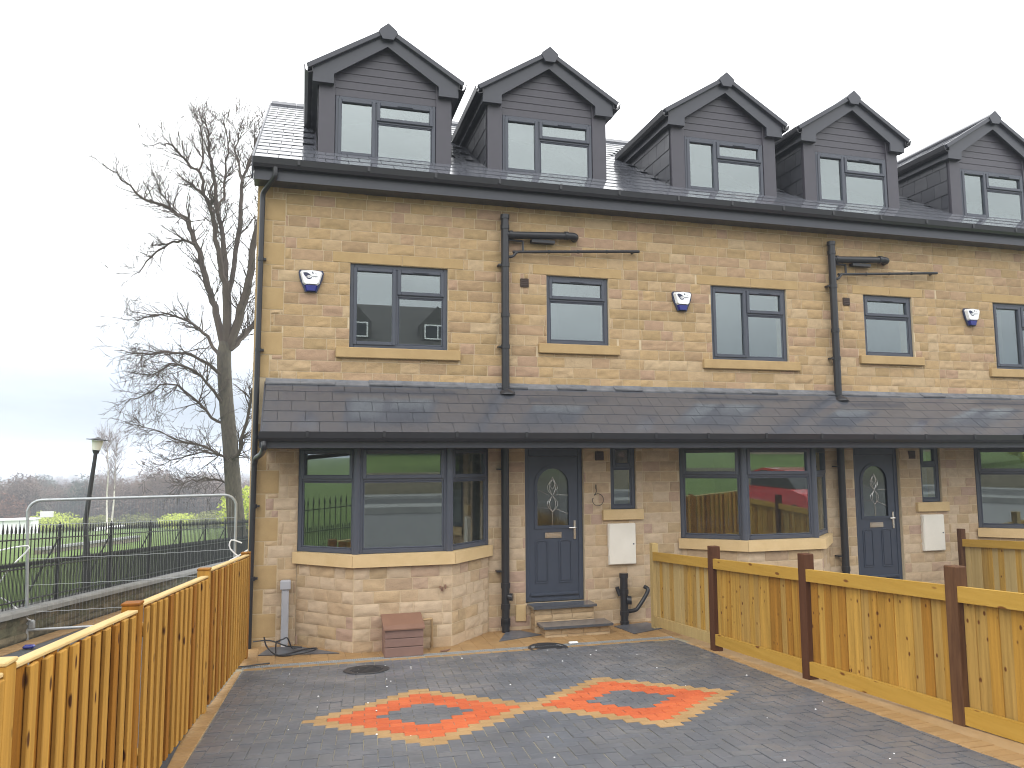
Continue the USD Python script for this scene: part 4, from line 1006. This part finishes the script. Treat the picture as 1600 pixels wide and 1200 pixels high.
for r_ in range(4):
    y = ya + rr.uniform(0, .3)
    while y < 12:
        w = rr.uniform(.28, .6); 
        zt = wz(y + w / 2) - .10 - r_ * .115
        me = stone_mesh(w, .113, False, rr.randrange(9999), lambda v, y=y, zt=zt: np.stack([xw(y) - .02 + v[:, 0] * RDIR[0] + v[:, 1] * 1.6 * ND[0], y + v[:, 0] * RDIR[1] + v[:, 1] * 1.6 * ND[1], zt - .113 + v[:, 2] - .0664 * (v[:, 0] - w / 2)], 1))
        me = (me[0], me[1]); obj('stone', me, dark_stone[rr.randrange(3)], t, 40); y += w
y = ya
while y < 15:
    e = y + .92
    v = []
    for yy_ in (y + .004, e - .004):
        for off, dz in ((-.36, -.09), (.06, -.09), (.06, -.03), (.03, .0), (-.33, .0), (-.36, -.03)): v.append(o3(yy_, off, wz(yy_) + dz))
    f = [(k, (k + 1) % 6, 6 + (k + 1) % 6) for k in range(6)] + [(k, 6 + (k + 1) % 6, 6 + k) for k in range(6)] + [(0, k + 1, k) for k in range(1, 5)] + [(6, 6 + k, 7 + k) for k in range(1, 5)]
    obj('coping_stone', (v, [t_[::-1] for t_ in f]), coping_mat, t); y = e
t = thing('park_railings', 'black spear-topped iron railings on the low park wall', 'railings')
HB = 1.02; off = -.15
def bar(mb, y, z0, h, r, head):
    x = xw(y) + off
    mb.tube([(x, y, z0), (x, y, z0 + h)], r, 5, False)
    mb.tube([(x, y, z0 + h - .005), (x, y, z0 + h + .02), (x, y, z0 + h + .045), (x, y, z0 + h + .12 * head + .02)], [r * .9, r * 1.9, r * 1.9, .002], 5)
y = -5.5; dog = MB(); k = 0
while y < 15.3:
    z = wz(y) - .01
    m = MB(); bar(m, y, z, HB, .0085, 1); obj('bar', m, iron_black, t)
    for dd in (.035, .07): bar(dog, y + dd, z, .56, .0055, .5)
    y += .105
obj('dog_bars', dog, iron_black, t, kind='stuff')
for h in (.09, .53, .93):
    m = MB(); A, B = np.array(o3(-5.6, off, wz(-5.6) + h)), np.array(o3(15.4, off, wz(15.4) + h)); d = (B - A) / np.linalg.norm(B - A); n3 = np.array([ND[0], ND[1], 0]); m.obox((A + B) / 2, d, n3, np.cross(d, n3), np.linalg.norm(B - A) / 2, .018, .009); obj('rail', m, iron_black, t)
for y in np.arange(-4.6, 15.4, 1.9):
    m = MB(); x = xw(y) + off; z = wz(y); m.cbox(x - .022, y - .022, z - .02, x + .022, y + .022, z + 1.06, .004); m.tube([(x, y, z + 1.06), (x, y, z + 1.09), (x, y, z + 1.11), (x, y, z + 1.17)], [.018, .028, .026, .003], 6)
    m.tube([(x - .02, y, z + .9), (x - .5, y - .02, z - .15)], .014, 6); obj('standard', m, iron_black, t)
# temporary site fence panel
t = thing('site_fence_panel', 'galvanised round-cornered temporary site fence panel standing across the side path', 'fence panel')
P0, P1 = np.array([-2.985, 1.90]), np.array([-.30, 2.0]); d2 = (P1 - P0); Lh = np.linalg.norm(d2); d2 /= Lh
zb0, ht = .0, 1.79
def hp(u, z): return (P0[0] + d2[0] * u, P0[1] + d2[1] * u, z + u * .012)
def leanx(u, z): return hp(u - (1 - min(1, u / Lh)) * .075 * (z / ht) * 1.0, z)
out = [leanx(0, zb0)] + [leanx(0, zz_) for zz_ in np.linspace(.3, ht - .17, 5)] + [leanx(.17 - .17 * math.cos(a), ht - .17 + .17 * math.sin(a)) for a in np.linspace(.2, math.pi / 2, 5)] + [leanx(u, ht) for u in np.linspace(.4, Lh - .4, 6)] + [leanx(Lh - .17 + .17 * math.sin(a), ht - .17 + .17 * math.cos(a)) for a in np.linspace(0, 1.37, 5)] + [leanx(Lh, zz_) for zz_ in np.linspace(ht - .3, zb0, 5)]
m = MB(); m.tube(out, .021, 10); obj('frame', m, galv, t, 40)
m = MB(); m.tube([hp(0, zb0 + .01), hp(Lh, zb0 - .03)], .019, 10); obj('bottom_rail', m, galv, t, 40)
m = MB(); m.tube([hp(.01, zb0 - .12), hp(0, zb0)], .024, 8); m.cbox(P0[0] + .01, P0[1] - .03, zb0 + .02, P0[0] + .10, P0[1] + .02, zb0 + .15, .02); obj('foot_socket', m, galv, t, 40)
wm = MB()
for u in np.arange(.06, Lh, .045):
    wm.tube([leanx(u, zb0 + .02), leanx(u, ht - .02)], .0011, 3, False)
for z in (.25, .62, .98, 1.45): wm.tube([leanx(.0, z), leanx(Lh * .5, z - .015), leanx(Lh, z)], .0028, 4, False)
obj('wire_mesh', wm, galv, t)
m = MB(); c = np.array(leanx(.15, 1.58)); m.cbox(c[0] - .0, c[1] - .012, c[2] - .03, c[0] + .17, c[1] - .006, c[2] + .055, .002); obj('name_plate', m, white_pl, t)
for lab, pts in (('white plastic tape tied round the left leg of the site fence panel', [leanx(-.32, 1.12), leanx(-.1, 1.16), leanx(.04, 1.14), leanx(-.2, .86), leanx(-.36, .55), leanx(-.2, .42), leanx(.02, .18), leanx(.06, .16)]),
                 ('white plastic tape tied round the right leg of the site fence panel', [leanx(Lh + .1, 1.07), leanx(Lh - .05, 1.12), leanx(Lh - .06, .99), leanx(Lh + .12, .82), leanx(Lh + .14, .80), leanx(Lh - .08, .80), leanx(Lh + .05, .88), leanx(Lh + .3, 1.03)])):
    m = MB(); pts = np.array(pts); pts[:, 1] -= .05; m.tube(smoothpath(pts, 3), .011, 5); obj('tape', m, white_pl, None, 40, lab, 'tape')
obj('blue_scrap', MB().cbox(-2.75, .95, -.05, -2.62, 1.05, -.01, .02), blue_pl, None, False, 'small blue plastic scrap lying on the side path', 'scrap')

# ------------------------------------------------------------------ park: lamp, trees, far things
def on_ray(px, py, y):
    v = fw * FPX + rt * (px - 800) - up * (py - 600); return EYE + v * ((y - EYE[1]) / v[1])
t = thing('park_lamp', 'leaning black park lamp post with a flat disc cap and opal glass', 'lamp post')
LY = 6.4
b0, b1 = on_ray(136, 930, LY), on_ray(134, 812, LY); top = on_ray(149.5, 708, LY); ax_ = (top - b1); ax_ /= np.linalg.norm(ax_)
m = MB(); m.tube([b0, b0 + (b1 - b0) * .55, b0 + (b1 - b0) * .62, b1], [.075, .07, .05, .046], 10); m.tube([b1 - ax_ * .02, top], [.046, .036], 10); obj('post', m, iron_black, t, 40)
m = MB(); m.tube([top - ax_ * .01, top + ax_ * .06], [.05, .072], 12); obj('collar', m, iron_black, t, 40)
m = MB(); m.tube([top + ax_ * .061, top + ax_ * .25], [.078, .105], 14); obj('lamp_glass', m, lamp_glass, t, 40)
m = MB(); c = top + ax_ * .255; m.tube([c, c + ax_ * .014], [.20, .205], 20); m.tube([c + ax_ * .0145, c + ax_ * .035, c + ax_ * .06], [.15, .06, .02], 12); obj('disc_cap', m, iron_black, t, 30)

def twigs(mb, p, d, r, ln, depth, rr, spread=.75, rise=.12, nmin=3, sides=4):
    n = 4; pts = [p]; rad = [r]; dd = d
    for k in range(n):
        dd = dd + np.array([rr.gauss(0, .14), rr.gauss(0, .14), rr.gauss(0, .12) + rise * .3]); dd /= np.linalg.norm(dd)
        p = p + dd * ln / n; pts.append(p); rad.append(max(.006, r * (1 - .6 * (k + 1) / n)))
    mb.tube(pts, rad, sides if r > .02 else 3, False)
    if depth <= 0: return
    for k in range(nmin + (rr.random() < .5)):
        t_ = rr.uniform(.25, 1.0); i_ = min(n - 1, int(t_ * n)); q_ = np.array(pts[i_]) + (np.array(pts[i_ + 1]) - pts[i_]) * (t_ * n - i_)
        ax = np.array([rr.gauss(0, 1), rr.gauss(0, 1), rr.gauss(0, .8)]); nd_ = dd + spread * ax / (np.linalg.norm(ax) + 1e-9) ; nd_[2] += rise; nd_ /= np.linalg.norm(nd_)
        twigs(mb, q_, nd_, max(.004, r * .55 * (1 - .4 * t_)), ln * rr.uniform(.5, .75), depth - 1, rr, spread, rise, nmin, sides)
TY = 20.0
BIG = dict(
 trunk=([(372, 850), (366, 780), (360, 700), (353, 620), (350, 560), (353, 535)], [.42, .36, .33, .31, .31, .28]),
 a=([(350, 545), (341, 500), (333, 470), (321, 433), (306, 378), (294, 350), (287, 340), (254, 321), (212, 302), (182, 270), (160, 262)], [.17, .16, .15, .14, .12, .11, .09, .075, .055, .03, .012]),
 a2=([(306, 381), (290, 376), (271, 377), (246, 392), (225, 417), (204, 433)], [.07, .06, .055, .045, .03, .012]),
 a3=([(290, 345), (270, 330), (252, 300), (240, 275)], [.05, .04, .025, .01]),
 b=([(355, 540), (354, 458), (347, 430), (342, 392), (334, 345), (332, 330), (321, 308), (305, 292), (292, 283)], [.2, .19, .14, .12, .10, .09, .07, .05, .04]),
 b2=([(318, 302), (315, 275), (300, 262), (287, 246), (270, 228), (250, 224), (233, 228)], [.07, .065, .06, .05, .035, .02, .01]),
 b3=([(310, 268), (318, 240), (314, 205), (306, 186)], [.05, .04, .025, .01]),
 c=([(354, 456), (350, 392), (340, 333), (334, 270), (327, 225), (322, 195), (316, 178)], [.13, .12, .10, .08, .055, .03, .01]),
 c2=([(341, 335), (352, 290), (352, 258), (358, 225), (347, 185)], [.06, .055, .045, .03, .01]),
 d=([(356, 460), (371, 392), (375, 329), (379, 279), (394, 238), (402, 210), (418, 190)], [.12, .11, .095, .075, .05, .03, .012]),
 d2=([(379, 285), (370, 245), (372, 210), (384, 180)], [.05, .04, .025, .01]),
 e=([(357, 545), (372, 500), (380, 470), (392, 420), (404, 350), (420, 300), (430, 240)], [.22, .2, .19, .16, .12, .08, .04]),
 e2=([(360, 545), (380, 525), (400, 505), (425, 470)], [.15, .14, .12, .08]),
 f=([(350, 570), (335, 545), (318, 520), (290, 500), (250, 492), (215, 500), (192, 498)], [.09, .08, .07, .055, .04, .025, .01]),
 g=([(350, 590), (325, 570), (300, 556), (260, 548), (225, 553), (178, 548)], [.08, .07, .06, .045, .03, .01]),
 h=([(352, 640), (332, 610), (305, 580), (270, 570), (235, 585), (200, 580)], [.08, .065, .05, .04, .025, .01]),
 k=([(354, 668), (330, 650), (300, 620), (262, 600), (225, 618), (195, 632)], [.075, .06, .05, .035, .025, .01]),
 l=([(360, 728), (340, 708), (310, 695), (280, 688), (240, 670), (205, 662)], [.075, .06, .045, .035, .02, .01]),
 l2=([(340, 708), (318, 705), (290, 712), (255, 725), (228, 738)], [.05, .04, .03, .02, .008]),
 m=([(362, 720), (375, 700), (388, 640), (398, 600)], [.09, .08, .06, .04]),
 n=([(364, 760), (345, 752), (322, 748), (300, 752), (278, 760)], [.05, .04, .03, .02, .008]))
t = thing('bare_tree', 'tall leafless tree behind the railings at the corner of the terrace', 'tree')
rr = random.Random(77); crown = MB(); tk = MB()
for nm, (pp, rad) in BIG.items():
    dpt = 0 if nm == 'trunk' else rr.uniform(-2.2, 2.6)
    n = len(pp); pts = np.array([on_ray(x_, y_, TY + dpt * (k / (n - 1)) ** .8) for k, (x_, y_) in enumerate(pp)])
    rad = np.array(rad) * .82
    if nm == 'trunk':
        pts = smoothpath(pts, 4); tk.tube(pts, np.interp(np.linspace(0, 1, len(pts)), np.linspace(0, 1, n), rad), 12)
        continue
    sp_ = smoothpath(pts, 3); rs = np.interp(np.linspace(0, 1, len(sp_)), np.linspace(0, 1, n), rad)
    sp_[1:-1] += np.array([[rr.gauss(0, .035) for _ in range(3)] for _ in range(len(sp_) - 2)])
    crown.tube(sp_, rs, 7)
    ln = np.linalg.norm(np.diff(sp_, axis=0), axis=1).sum()
    for k in range(int(9 + ln * (9 if nm in 'fghklmn' else 8))):
        t_ = rr.uniform(.12, 1) ** .8; i_ = min(len(sp_) - 2, int(t_ * (len(sp_) - 1))); d = sp_[i_ + 1] - sp_[i_]; d /= np.linalg.norm(d)
        a = np.array([rr.gauss(0, 1), rr.gauss(0, 1), rr.gauss(0, .7)]); a /= np.linalg.norm(a); low = nm in 'fghklmn'
        nd_ = d * .75 + a * .8; nd_[2] += -.05 if low else .25; nd_ /= np.linalg.norm(nd_)
        twigs(crown, sp_[i_], nd_, min(.022, rs[i_] * .5), rr.uniform(.5, 1.25) * (1.15 - .45 * t_), 2, rr, .8, -.02 if low else .16, 2)
obj('trunk', tk, bark, t, 40); obj('crown', crown, twig_mat, t, 40)

# birch pair
t = thing('birch_tree', 'slender twin-stemmed birch with white bark beyond the railings', 'tree')
rr = random.Random(8); tk = MB(); crown = MB()
for xs_ in ([(168, 826), (167, 780), (169, 740), (168, 700), (172, 690)], [(173, 826), (178, 780), (180, 735), (183, 695)]):
    pts = np.array([on_ray(x_, y_, 95 + rr.uniform(-.5, .5)) for x_, y_ in xs_]); pts[0, 2] -= .8; sp_ = smoothpath(pts, 4); rs = np.linspace(.12, .03, len(sp_)); tk.tube(sp_, rs, 7)
    for k in range(60):
        i_ = rr.randrange(len(sp_) // 3, len(sp_)); a = np.array([rr.gauss(0, 1), rr.gauss(0, 1), 0]); a /= np.linalg.norm(a)
        twigs(crown, sp_[i_], np.array([a[0] * .5, a[1] * .5, .75]), .03, rr.uniform(1.0, 2.6) * (1.25 - i_ / len(sp_) * .6), 2, rr, .6, .1, 3, 3)
obj('trunk', tk, birch_mat, t, 40); obj('crown', crown, birch_twig, t)

# bushes and far wood
def leafcloud(n, rx, rz, size, seed, hollow=.35, low=.0, elong=1.):
    r = np.random.RandomState(seed); d = r.normal(size=(n, 3)); d /= np.linalg.norm(d, axis=1, keepdims=True); rad = (hollow + (1 - hollow) * r.rand(n) ** .6)
    p = d * rad[:, None] * [rx, rx, rz]; p *= (.75 + .5 * meshkit.noise(d * 2.2 + seed))[:, None]; p[:, 2] += rz * (1 + low)
    a = r.normal(size=(n, 3)); a /= np.linalg.norm(a, axis=1, keepdims=True); b = np.cross(a, r.normal(size=(n, 3))); b /= np.linalg.norm(b, axis=1, keepdims=True)
    a *= size * elong; b *= size
    v = np.stack([p - a - b * .4, p + a - b * .4, p + b], 1).reshape(-1, 3); return v, np.arange(3 * n).reshape(-1, 3)
wood_cols = [((.12, .088, .070), (.16, .118, .095)), ((.14, .095, .07), (.18, .125, .09)), ((.09, .085, .06), (.12, .11, .08)), ((.038, .055, .030), (.055, .075, .042)), ((.12, .066, .05), (.15, .085, .065))]
wmats = [pmat(f'far_crown_{"abcde"[k]}', a, b, .3, .95) for k, (a, b) in enumerate(wood_cols)]
UsdGeom.Scope.Define(stage, '/World/Looks/unused') if False else None
wi = UsdGeom.PointInstancer.Define(stage, '/World/woodland')
tag(wi.GetPrim(), 'grey brown leafless woodland covering the valley behind the park', 'woodland', kind='stuff')
proto = []
for k in range(10):
    mb = MB(); v, f = leafcloud(1900, 2.6 + (k % 3) * .5, 3.3 + (k % 4) * .4, .085, 40 + k, .15, .25, 3.2); mb.add(v, f)
    mb.tube([(0, 0, -1.5), (0, 0, 5)], [.16, .06], 5)
    pr = usdkit.mesh(stage, f'/World/woodland/tree_{k:03d}' if k else '/World/woodland/tree', mb.arr(), wmats[[0, 0, 1, 1, 2, 2, 0, 3, 4, 0][k]])
    proto.append(pr.GetPath())
wi.CreatePrototypesRel().SetTargets(proto)
rr = random.Random(99); pos, idx_, sc = [], [], []
while len(pos) < 2600:
    u_ = rr.random(); y = 128 * (16.0 ** (u_ ** 1.25)); a = math.radians(rr.uniform(-24, 3)); x = EYE[0] + (y - EYE[1]) * math.tan(a)
    if y < 150 and rr.random() < .3: continue
    if y < 175 and -16.2 < math.degrees(a) < -11.5 and y < 150: continue
    k = rr.choices(range(10), (4, 4, 3, 3, 2, 2, 3, .8, 1.2, 4))[0]; s_ = rr.uniform(.6, .95) * (1 + min(.6, y / 1200))
    zg = float(z_park(x, y)) + min(1, max(0, (y - 120) / 300)) * 5 * (float(meshkit.fbm(np.array([x / 160, y / 160, 0]), 3, 5)) - .5)
    pos.append((x, y, zg - .4)); idx_.append(k); sc.append((s_ * rr.uniform(.9, 1.3), s_ * rr.uniform(.9, 1.3), s_ * rr.uniform(.85, 1.15)))
wi.CreatePositionsAttr(Vt.Vec3fArray([Gf.Vec3f(*p) for p in pos])); wi.CreateProtoIndicesAttr(Vt.IntArray(idx_)); wi.CreateScalesAttr(Vt.Vec3fArray([Gf.Vec3f(*s_) for s_ in sc]))
willow = pmat('young_willow', (.36, .42, .05), (.48, .54, .09), .8, .9); olive = pmat('olive_scrub', (.17, .18, .05), (.23, .24, .075), .8, .9); rust = pmat('rusty_scrub', (.15, .075, .05), (.19, .10, .065), .8, .9)
BL = [(82, 818, 112, 3.4, 1.5, willow, 'rounded yellow-green bush left of the leaning lamp post'), (128, 818, 114, 2.0, 1.0, willow, 'small yellow-green bush just left of the leaning lamp post foot'),
      (282, 817, 112, 3.4, 1.2, willow, 'yellow-green bush below the big bare tree'), (215, 815, 126, 4.0, 1.3, olive, 'olive scrub bush right of the birch'), (150, 818, 112, 2.0, 1.2, olive, 'olive scrub bush behind the birch stems'),
      (12, 800, 125, 3.2, 3.0, rust, 'rusty brown bare shrub at the left edge of the photo'), (245, 800, 132, 3.0, 1.6, rust, 'rusty brown shrub right of the olive scrub'), (330, 818, 110, 3.0, 1.3, olive, 'olive green bush left of the bare tree trunk'), (385, 800, 60, 2.4, 2.2, willow, 'green shrub behind the bare tree trunk')]
for k, (px, py, y, rx, rz, mt, lab) in enumerate(BL):
    c = on_ray(px, py, y); zg = float(z_park(c[0], y)); v, f = leafcloud(1500, rx, rz, .13, 300 + k, .3, -.1, 1.3); tb = thing('bush', lab, 'bush', 'shrubs at the far edge of the park')
    obj('foliage', (v + [c[0], y, zg], f), mt, tb); st = MB()
    for a in range(5): st.tube([(c[0], y, zg - .2), (c[0] + math.cos(a * 1.3) * rx * .5, y + math.sin(a * 1.3) * rx * .5, zg + rz)], [.05, .02], 5)
    obj('stem', st, bark, tb)
# white cabin
c = on_ray(20, 823, 105); t = thing('white_cabin', 'long low white cabin at the left edge beyond the railings', 'cabin')
zg = float(z_park(c[0], 105)); 
obj('wall', MB().box(c[0] - 6, 105, zg - .3, c[0] + 2.1, 108, zg + 1.75), white_paint, t); obj('roof', MB().prism_yz([(104.7, zg + 1.75), (108.3, zg + 1.75), (108.3, zg + 1.84), (106.5, zg + 1.98), (104.7, zg + 1.84)], c[0] - 6.2, c[0] + 2.3), white_paint, t)
for k in range(4): obj('panel_joint', MB().box(c[0] - 5 + k * 1.9, 104.96, zg, c[0] - 4.9 + k * 1.9, 104.999, zg + 1.7), grey_pl, t)
# goal
c = on_ray(126, 812, 116); zg = float(z_park(c[0], 116)); m = MB(); gw = 1.5
m.tube([(c[0] - gw, 116, zg - .2), (c[0] - gw, 116, zg + 1.5)], .05, 6); m.tube([(c[0] - gw, 116, zg + 1.5), (c[0] + gw, 116.0, zg + 1.5)], .05, 6); m.tube([(c[0] + gw, 116, zg + 1.5), (c[0] + gw, 116, zg - .2)], .05, 6)
obj('goal_frame', m, white_paint, None, False, 'small white football goal frame beyond the lamp post', 'goal')
FL = ['leftmost far white light mast beyond the park', 'second far light mast from the left', 'third far light mast, the tallest of the cluster', 'fourth far light mast of the cluster', 'fifth far light mast near the yellow-green bush', 'rightmost far light mast before the bare tree']
for k, (px, py) in enumerate([(206, 800), (222, 793), (226, 799), (231, 794), (240, 801), (258, 792)]):
    tp = on_ray(px, py, 150); zg = float(z_park(tp[0], 150)) - 1; tm_ = thing('light_mast', FL[k], 'light mast', 'far light masts')
    obj('mast', MB().tube([(tp[0], 150, zg), tuple(tp)], .05, 5), galv, tm_); obj('lantern', MB().cbox(tp[0] - .35, 149.7, tp[2] - .05, tp[0] + .35, 150.3, tp[2] + .15, .05), white_paint, tm_)
# inner park wall with pale coping
w0, w1 = on_ray(60, 858, 27), on_ray(215, 838, 46); t = thing('bank_wall', 'low stone bank wall with pale coping slanting across the park', 'wall')
d = w1 - w0; ln = np.linalg.norm(d); d /= ln; n3 = np.cross(d, [0, 0, 1.]); n3 /= np.linalg.norm(n3); u3 = np.cross(n3, d)
obj('coping', MB().obox((w0 + w1) / 2, d, n3, u3, ln / 2, .2, .05), coping_mat, t); obj('face', MB().obox((w0 + w1) / 2 - u3 * 1.05, d, n3, u3, ln / 2, .14, 1.0), dark_stone[1], t)
w0, w1 = on_ray(150, 827, 70), on_ray(192, 822, 82); m = MB(); m.tube([w0, w1], .16, 6); obj('white_rail', m, white_paint, None, False, 'white boundary rail at the far edge of the lawn', 'rail')

# ------------------------------------------------------------------ across the road (seen in the panes)
red_paint = pmat('red_car_paint', (.45, .012, .015), None, 3, .25, coat=1.); tyre = pmat('tyre', (.015, .015, .015), None, 3, .8); carglass = pmat('car_glass', (.02, .022, .025), None, 3, .05)
t = thing('parked_car', 'red hatchback reflected in the middle bay window', 'car', None, (13.6, -8.6, float(gz(-8.6))), 100)
def car_sec(prof, w0, inset):
    v = []; n = len(prof)
    for yy_, sc_ in ((-w0, .94), (-w0 + .08, 1.0), (w0 - .08, 1.0), (w0, .94)):
        for x_, z_ in prof: v.append((x_ * sc_, yy_, .55 + (z_ - .55) * sc_))
    f = []
    for k in range(3):
        for j in range(n): a, b = k * n + j, k * n + (j + 1) % n; f += [(a, b, b + n), (a, b + n, a + n)]
    tri = trimesh.creation.triangulate_polygon(Polygon(prof), engine='earcut')
    return np.array(v), f, tri
body = [(-1.95, .35), (1.95, .35), (2.0, .62), (1.85, .82), (1.0, .96), (-1.6, 1.0), (-1.95, .9), (-2.02, .6)]
cab = [(1.05, .95), (.35, 1.40), (-1.1, 1.46), (-1.75, 1.32), (-1.9, .96)]
for nm, pr, hw_, mt in (('body', body, .86, red_paint), ('roof', [(.40, 1.385), (-1.1, 1.44), (-1.75, 1.34), (-1.72, 1.40), (-1.1, 1.50), (.3, 1.44)], .66, red_paint)):
    obj(nm, MB().prism_xz(Polygon(pr).buffer(.03).buffer(-.01), -hw_, hw_), mt, t)
obj('windows', MB().prism_xz(Polygon(cab), -.70, .70), carglass, t)
for x_ in (-1.25, 1.25):
    for y_ in (-.80, .80):
        m = MB().tube([(x_, y_ - .1, .31), (x_, y_ + .1, .31)], .31, 20); w_ = obj('wheel', m, tyre, t, 30); m = MB().tube([(x_, y_ - .11, .31), (x_, y_ + .11, .31)], .2, 14); obj('rim', m, galv, w_, 30)
for y_ in (-.7, .7): obj('tail_light', MB().cbox(-2.05, y_ - .14, .82, -1.85, y_ + .14, 1.02, .03), red_paint, t)
OL = ['opposite slate-roofed house seen reflected in the upper end-house window', 'opposite slate-roofed house with chimney pots reflected in the middle house window', 'opposite slate-roofed house reflected farthest to the right']
opp_stone = pmat('opposite_stone', (.22, .17, .11), (.30, .24, .16), 2, .9, .4, 12); roof_tile = usdkit.material(stage, L + 'opposite_roof', {'g': ('geometry', {}), 'm': ('mapping', {'rotation': (math.radians(-35), 0, 0)}), 'b': ('brick_texture', {'color1': (.05, .047, .045), 'color2': (.075, .068, .062), 'mortar': (.02, .02, .02), 'scale': 1., 'brick_width': .3, 'row_height': .22, 'mortar_size': .012}), 'p': ('principled_bsdf', {'roughness': .6})}, [('g.position', 'm.vector'), ('m.vector', 'b.vector'), ('b.color', 'p.base_color')], surface='p.BSDF')
def opp_house(lab):
    t = thing('opposite_house', lab, 'house', 'houses across the road', (6.6, -42, 4.6))
    obj('wall', MB().box(-7, -9, -.5, 7, 0, 5.6), opp_stone, t)
    obj('roof', MB().prism_yz([(.4, 5.5), (-4.5, 9.4), (-9.4, 5.5), (-9.4, 5.3), (.4, 5.3)], -7.05, 7.05), roof_tile, t)
    for cx in (-2.6, 3.2):
        d = MB().prism_xz([(-1.2, 6.2), (1.2, 6.2), (1.2, 7.4), (0, 8.7), (-1.2, 7.4)], -3, -.5); d.v[-1][:, 0] += cx; dd_ = obj('dormer', d, roof_tile, t)
        obj('window_frame', MB().box(cx - .95, -.5, 6.3, cx + .95, -.44, 7.35), white_paint, dd_)
        for a in (-.85, .05): obj('pane', MB().box(cx + a, -.44, 6.4, cx + a + .8, -.43, 7.25), carglass, dd_)
    for cx in (-5.5, -1.8, 1.9, 5.4):
        w_ = obj('window', MB().box(cx - .6, .0, 2.8, cx + .6, .04, 4.4), white_paint, t); obj('pane', MB().box(cx - .5, .04, 2.9, cx + .5, .05, 4.3), carglass, w_)
    ch = obj('chimney', MB().box(5.6, -5.0, 8.0, 7.0, -4.0, 10.6), opp_stone, t)
    for k in range(4): obj('chimney_pot', MB().tube([(5.8 + k * .33, -4.5, 10.6), (5.8 + k * .33, -4.5, 11.3)], [.13, .11], 8), brown_box, ch)
    return t
o0 = opp_house(OL[0]); dup(o0, 'opposite_house', (37, -42, 1.2), 0, OL[1], 'house', 'houses across the road'); dup(o0, 'opposite_house', (64, -42, 1.2), 0, OL[2], 'house', 'houses across the road')
gw = MB().box(-30, -21.6, .6, 60, -21.2, 1.9); obj('roadside_wall', gw, dark_stone[1], None, False, 'long low roadside wall across the road, seen only in reflections', 'wall')
for k, x_ in enumerate((-9, -3, 9, 17)):
    v, f = leafcloud(1400, 2.2, 2.0, .22, 500 + k, .3, -.1, 1.2); obj('hedge', (v + [x_, -27, 2.2], f), [olive, willow, olive, rust][k], None, False, ['hedge mound across the road, farthest left in the reflections', 'yellow-green hedge mound across the road', 'olive hedge mound across the road, opposite the drive', 'rusty hedge mound across the road, farthest right in the reflections'][k], 'hedge')

# ------------------------------------------------------------------ haze
HAZE = True
if HAZE:
    hz = usdkit.material(stage, L + 'valley_haze', {'v': ('principled_volume', {'color': (.80, .86, .95), 'density': .0009, 'anisotropy': .0})}, [], volume='v.volume')
    obj('haze', MB().box(-2900, -190, -55, 2900, 3900, 19), hz, None, kind='stuff')
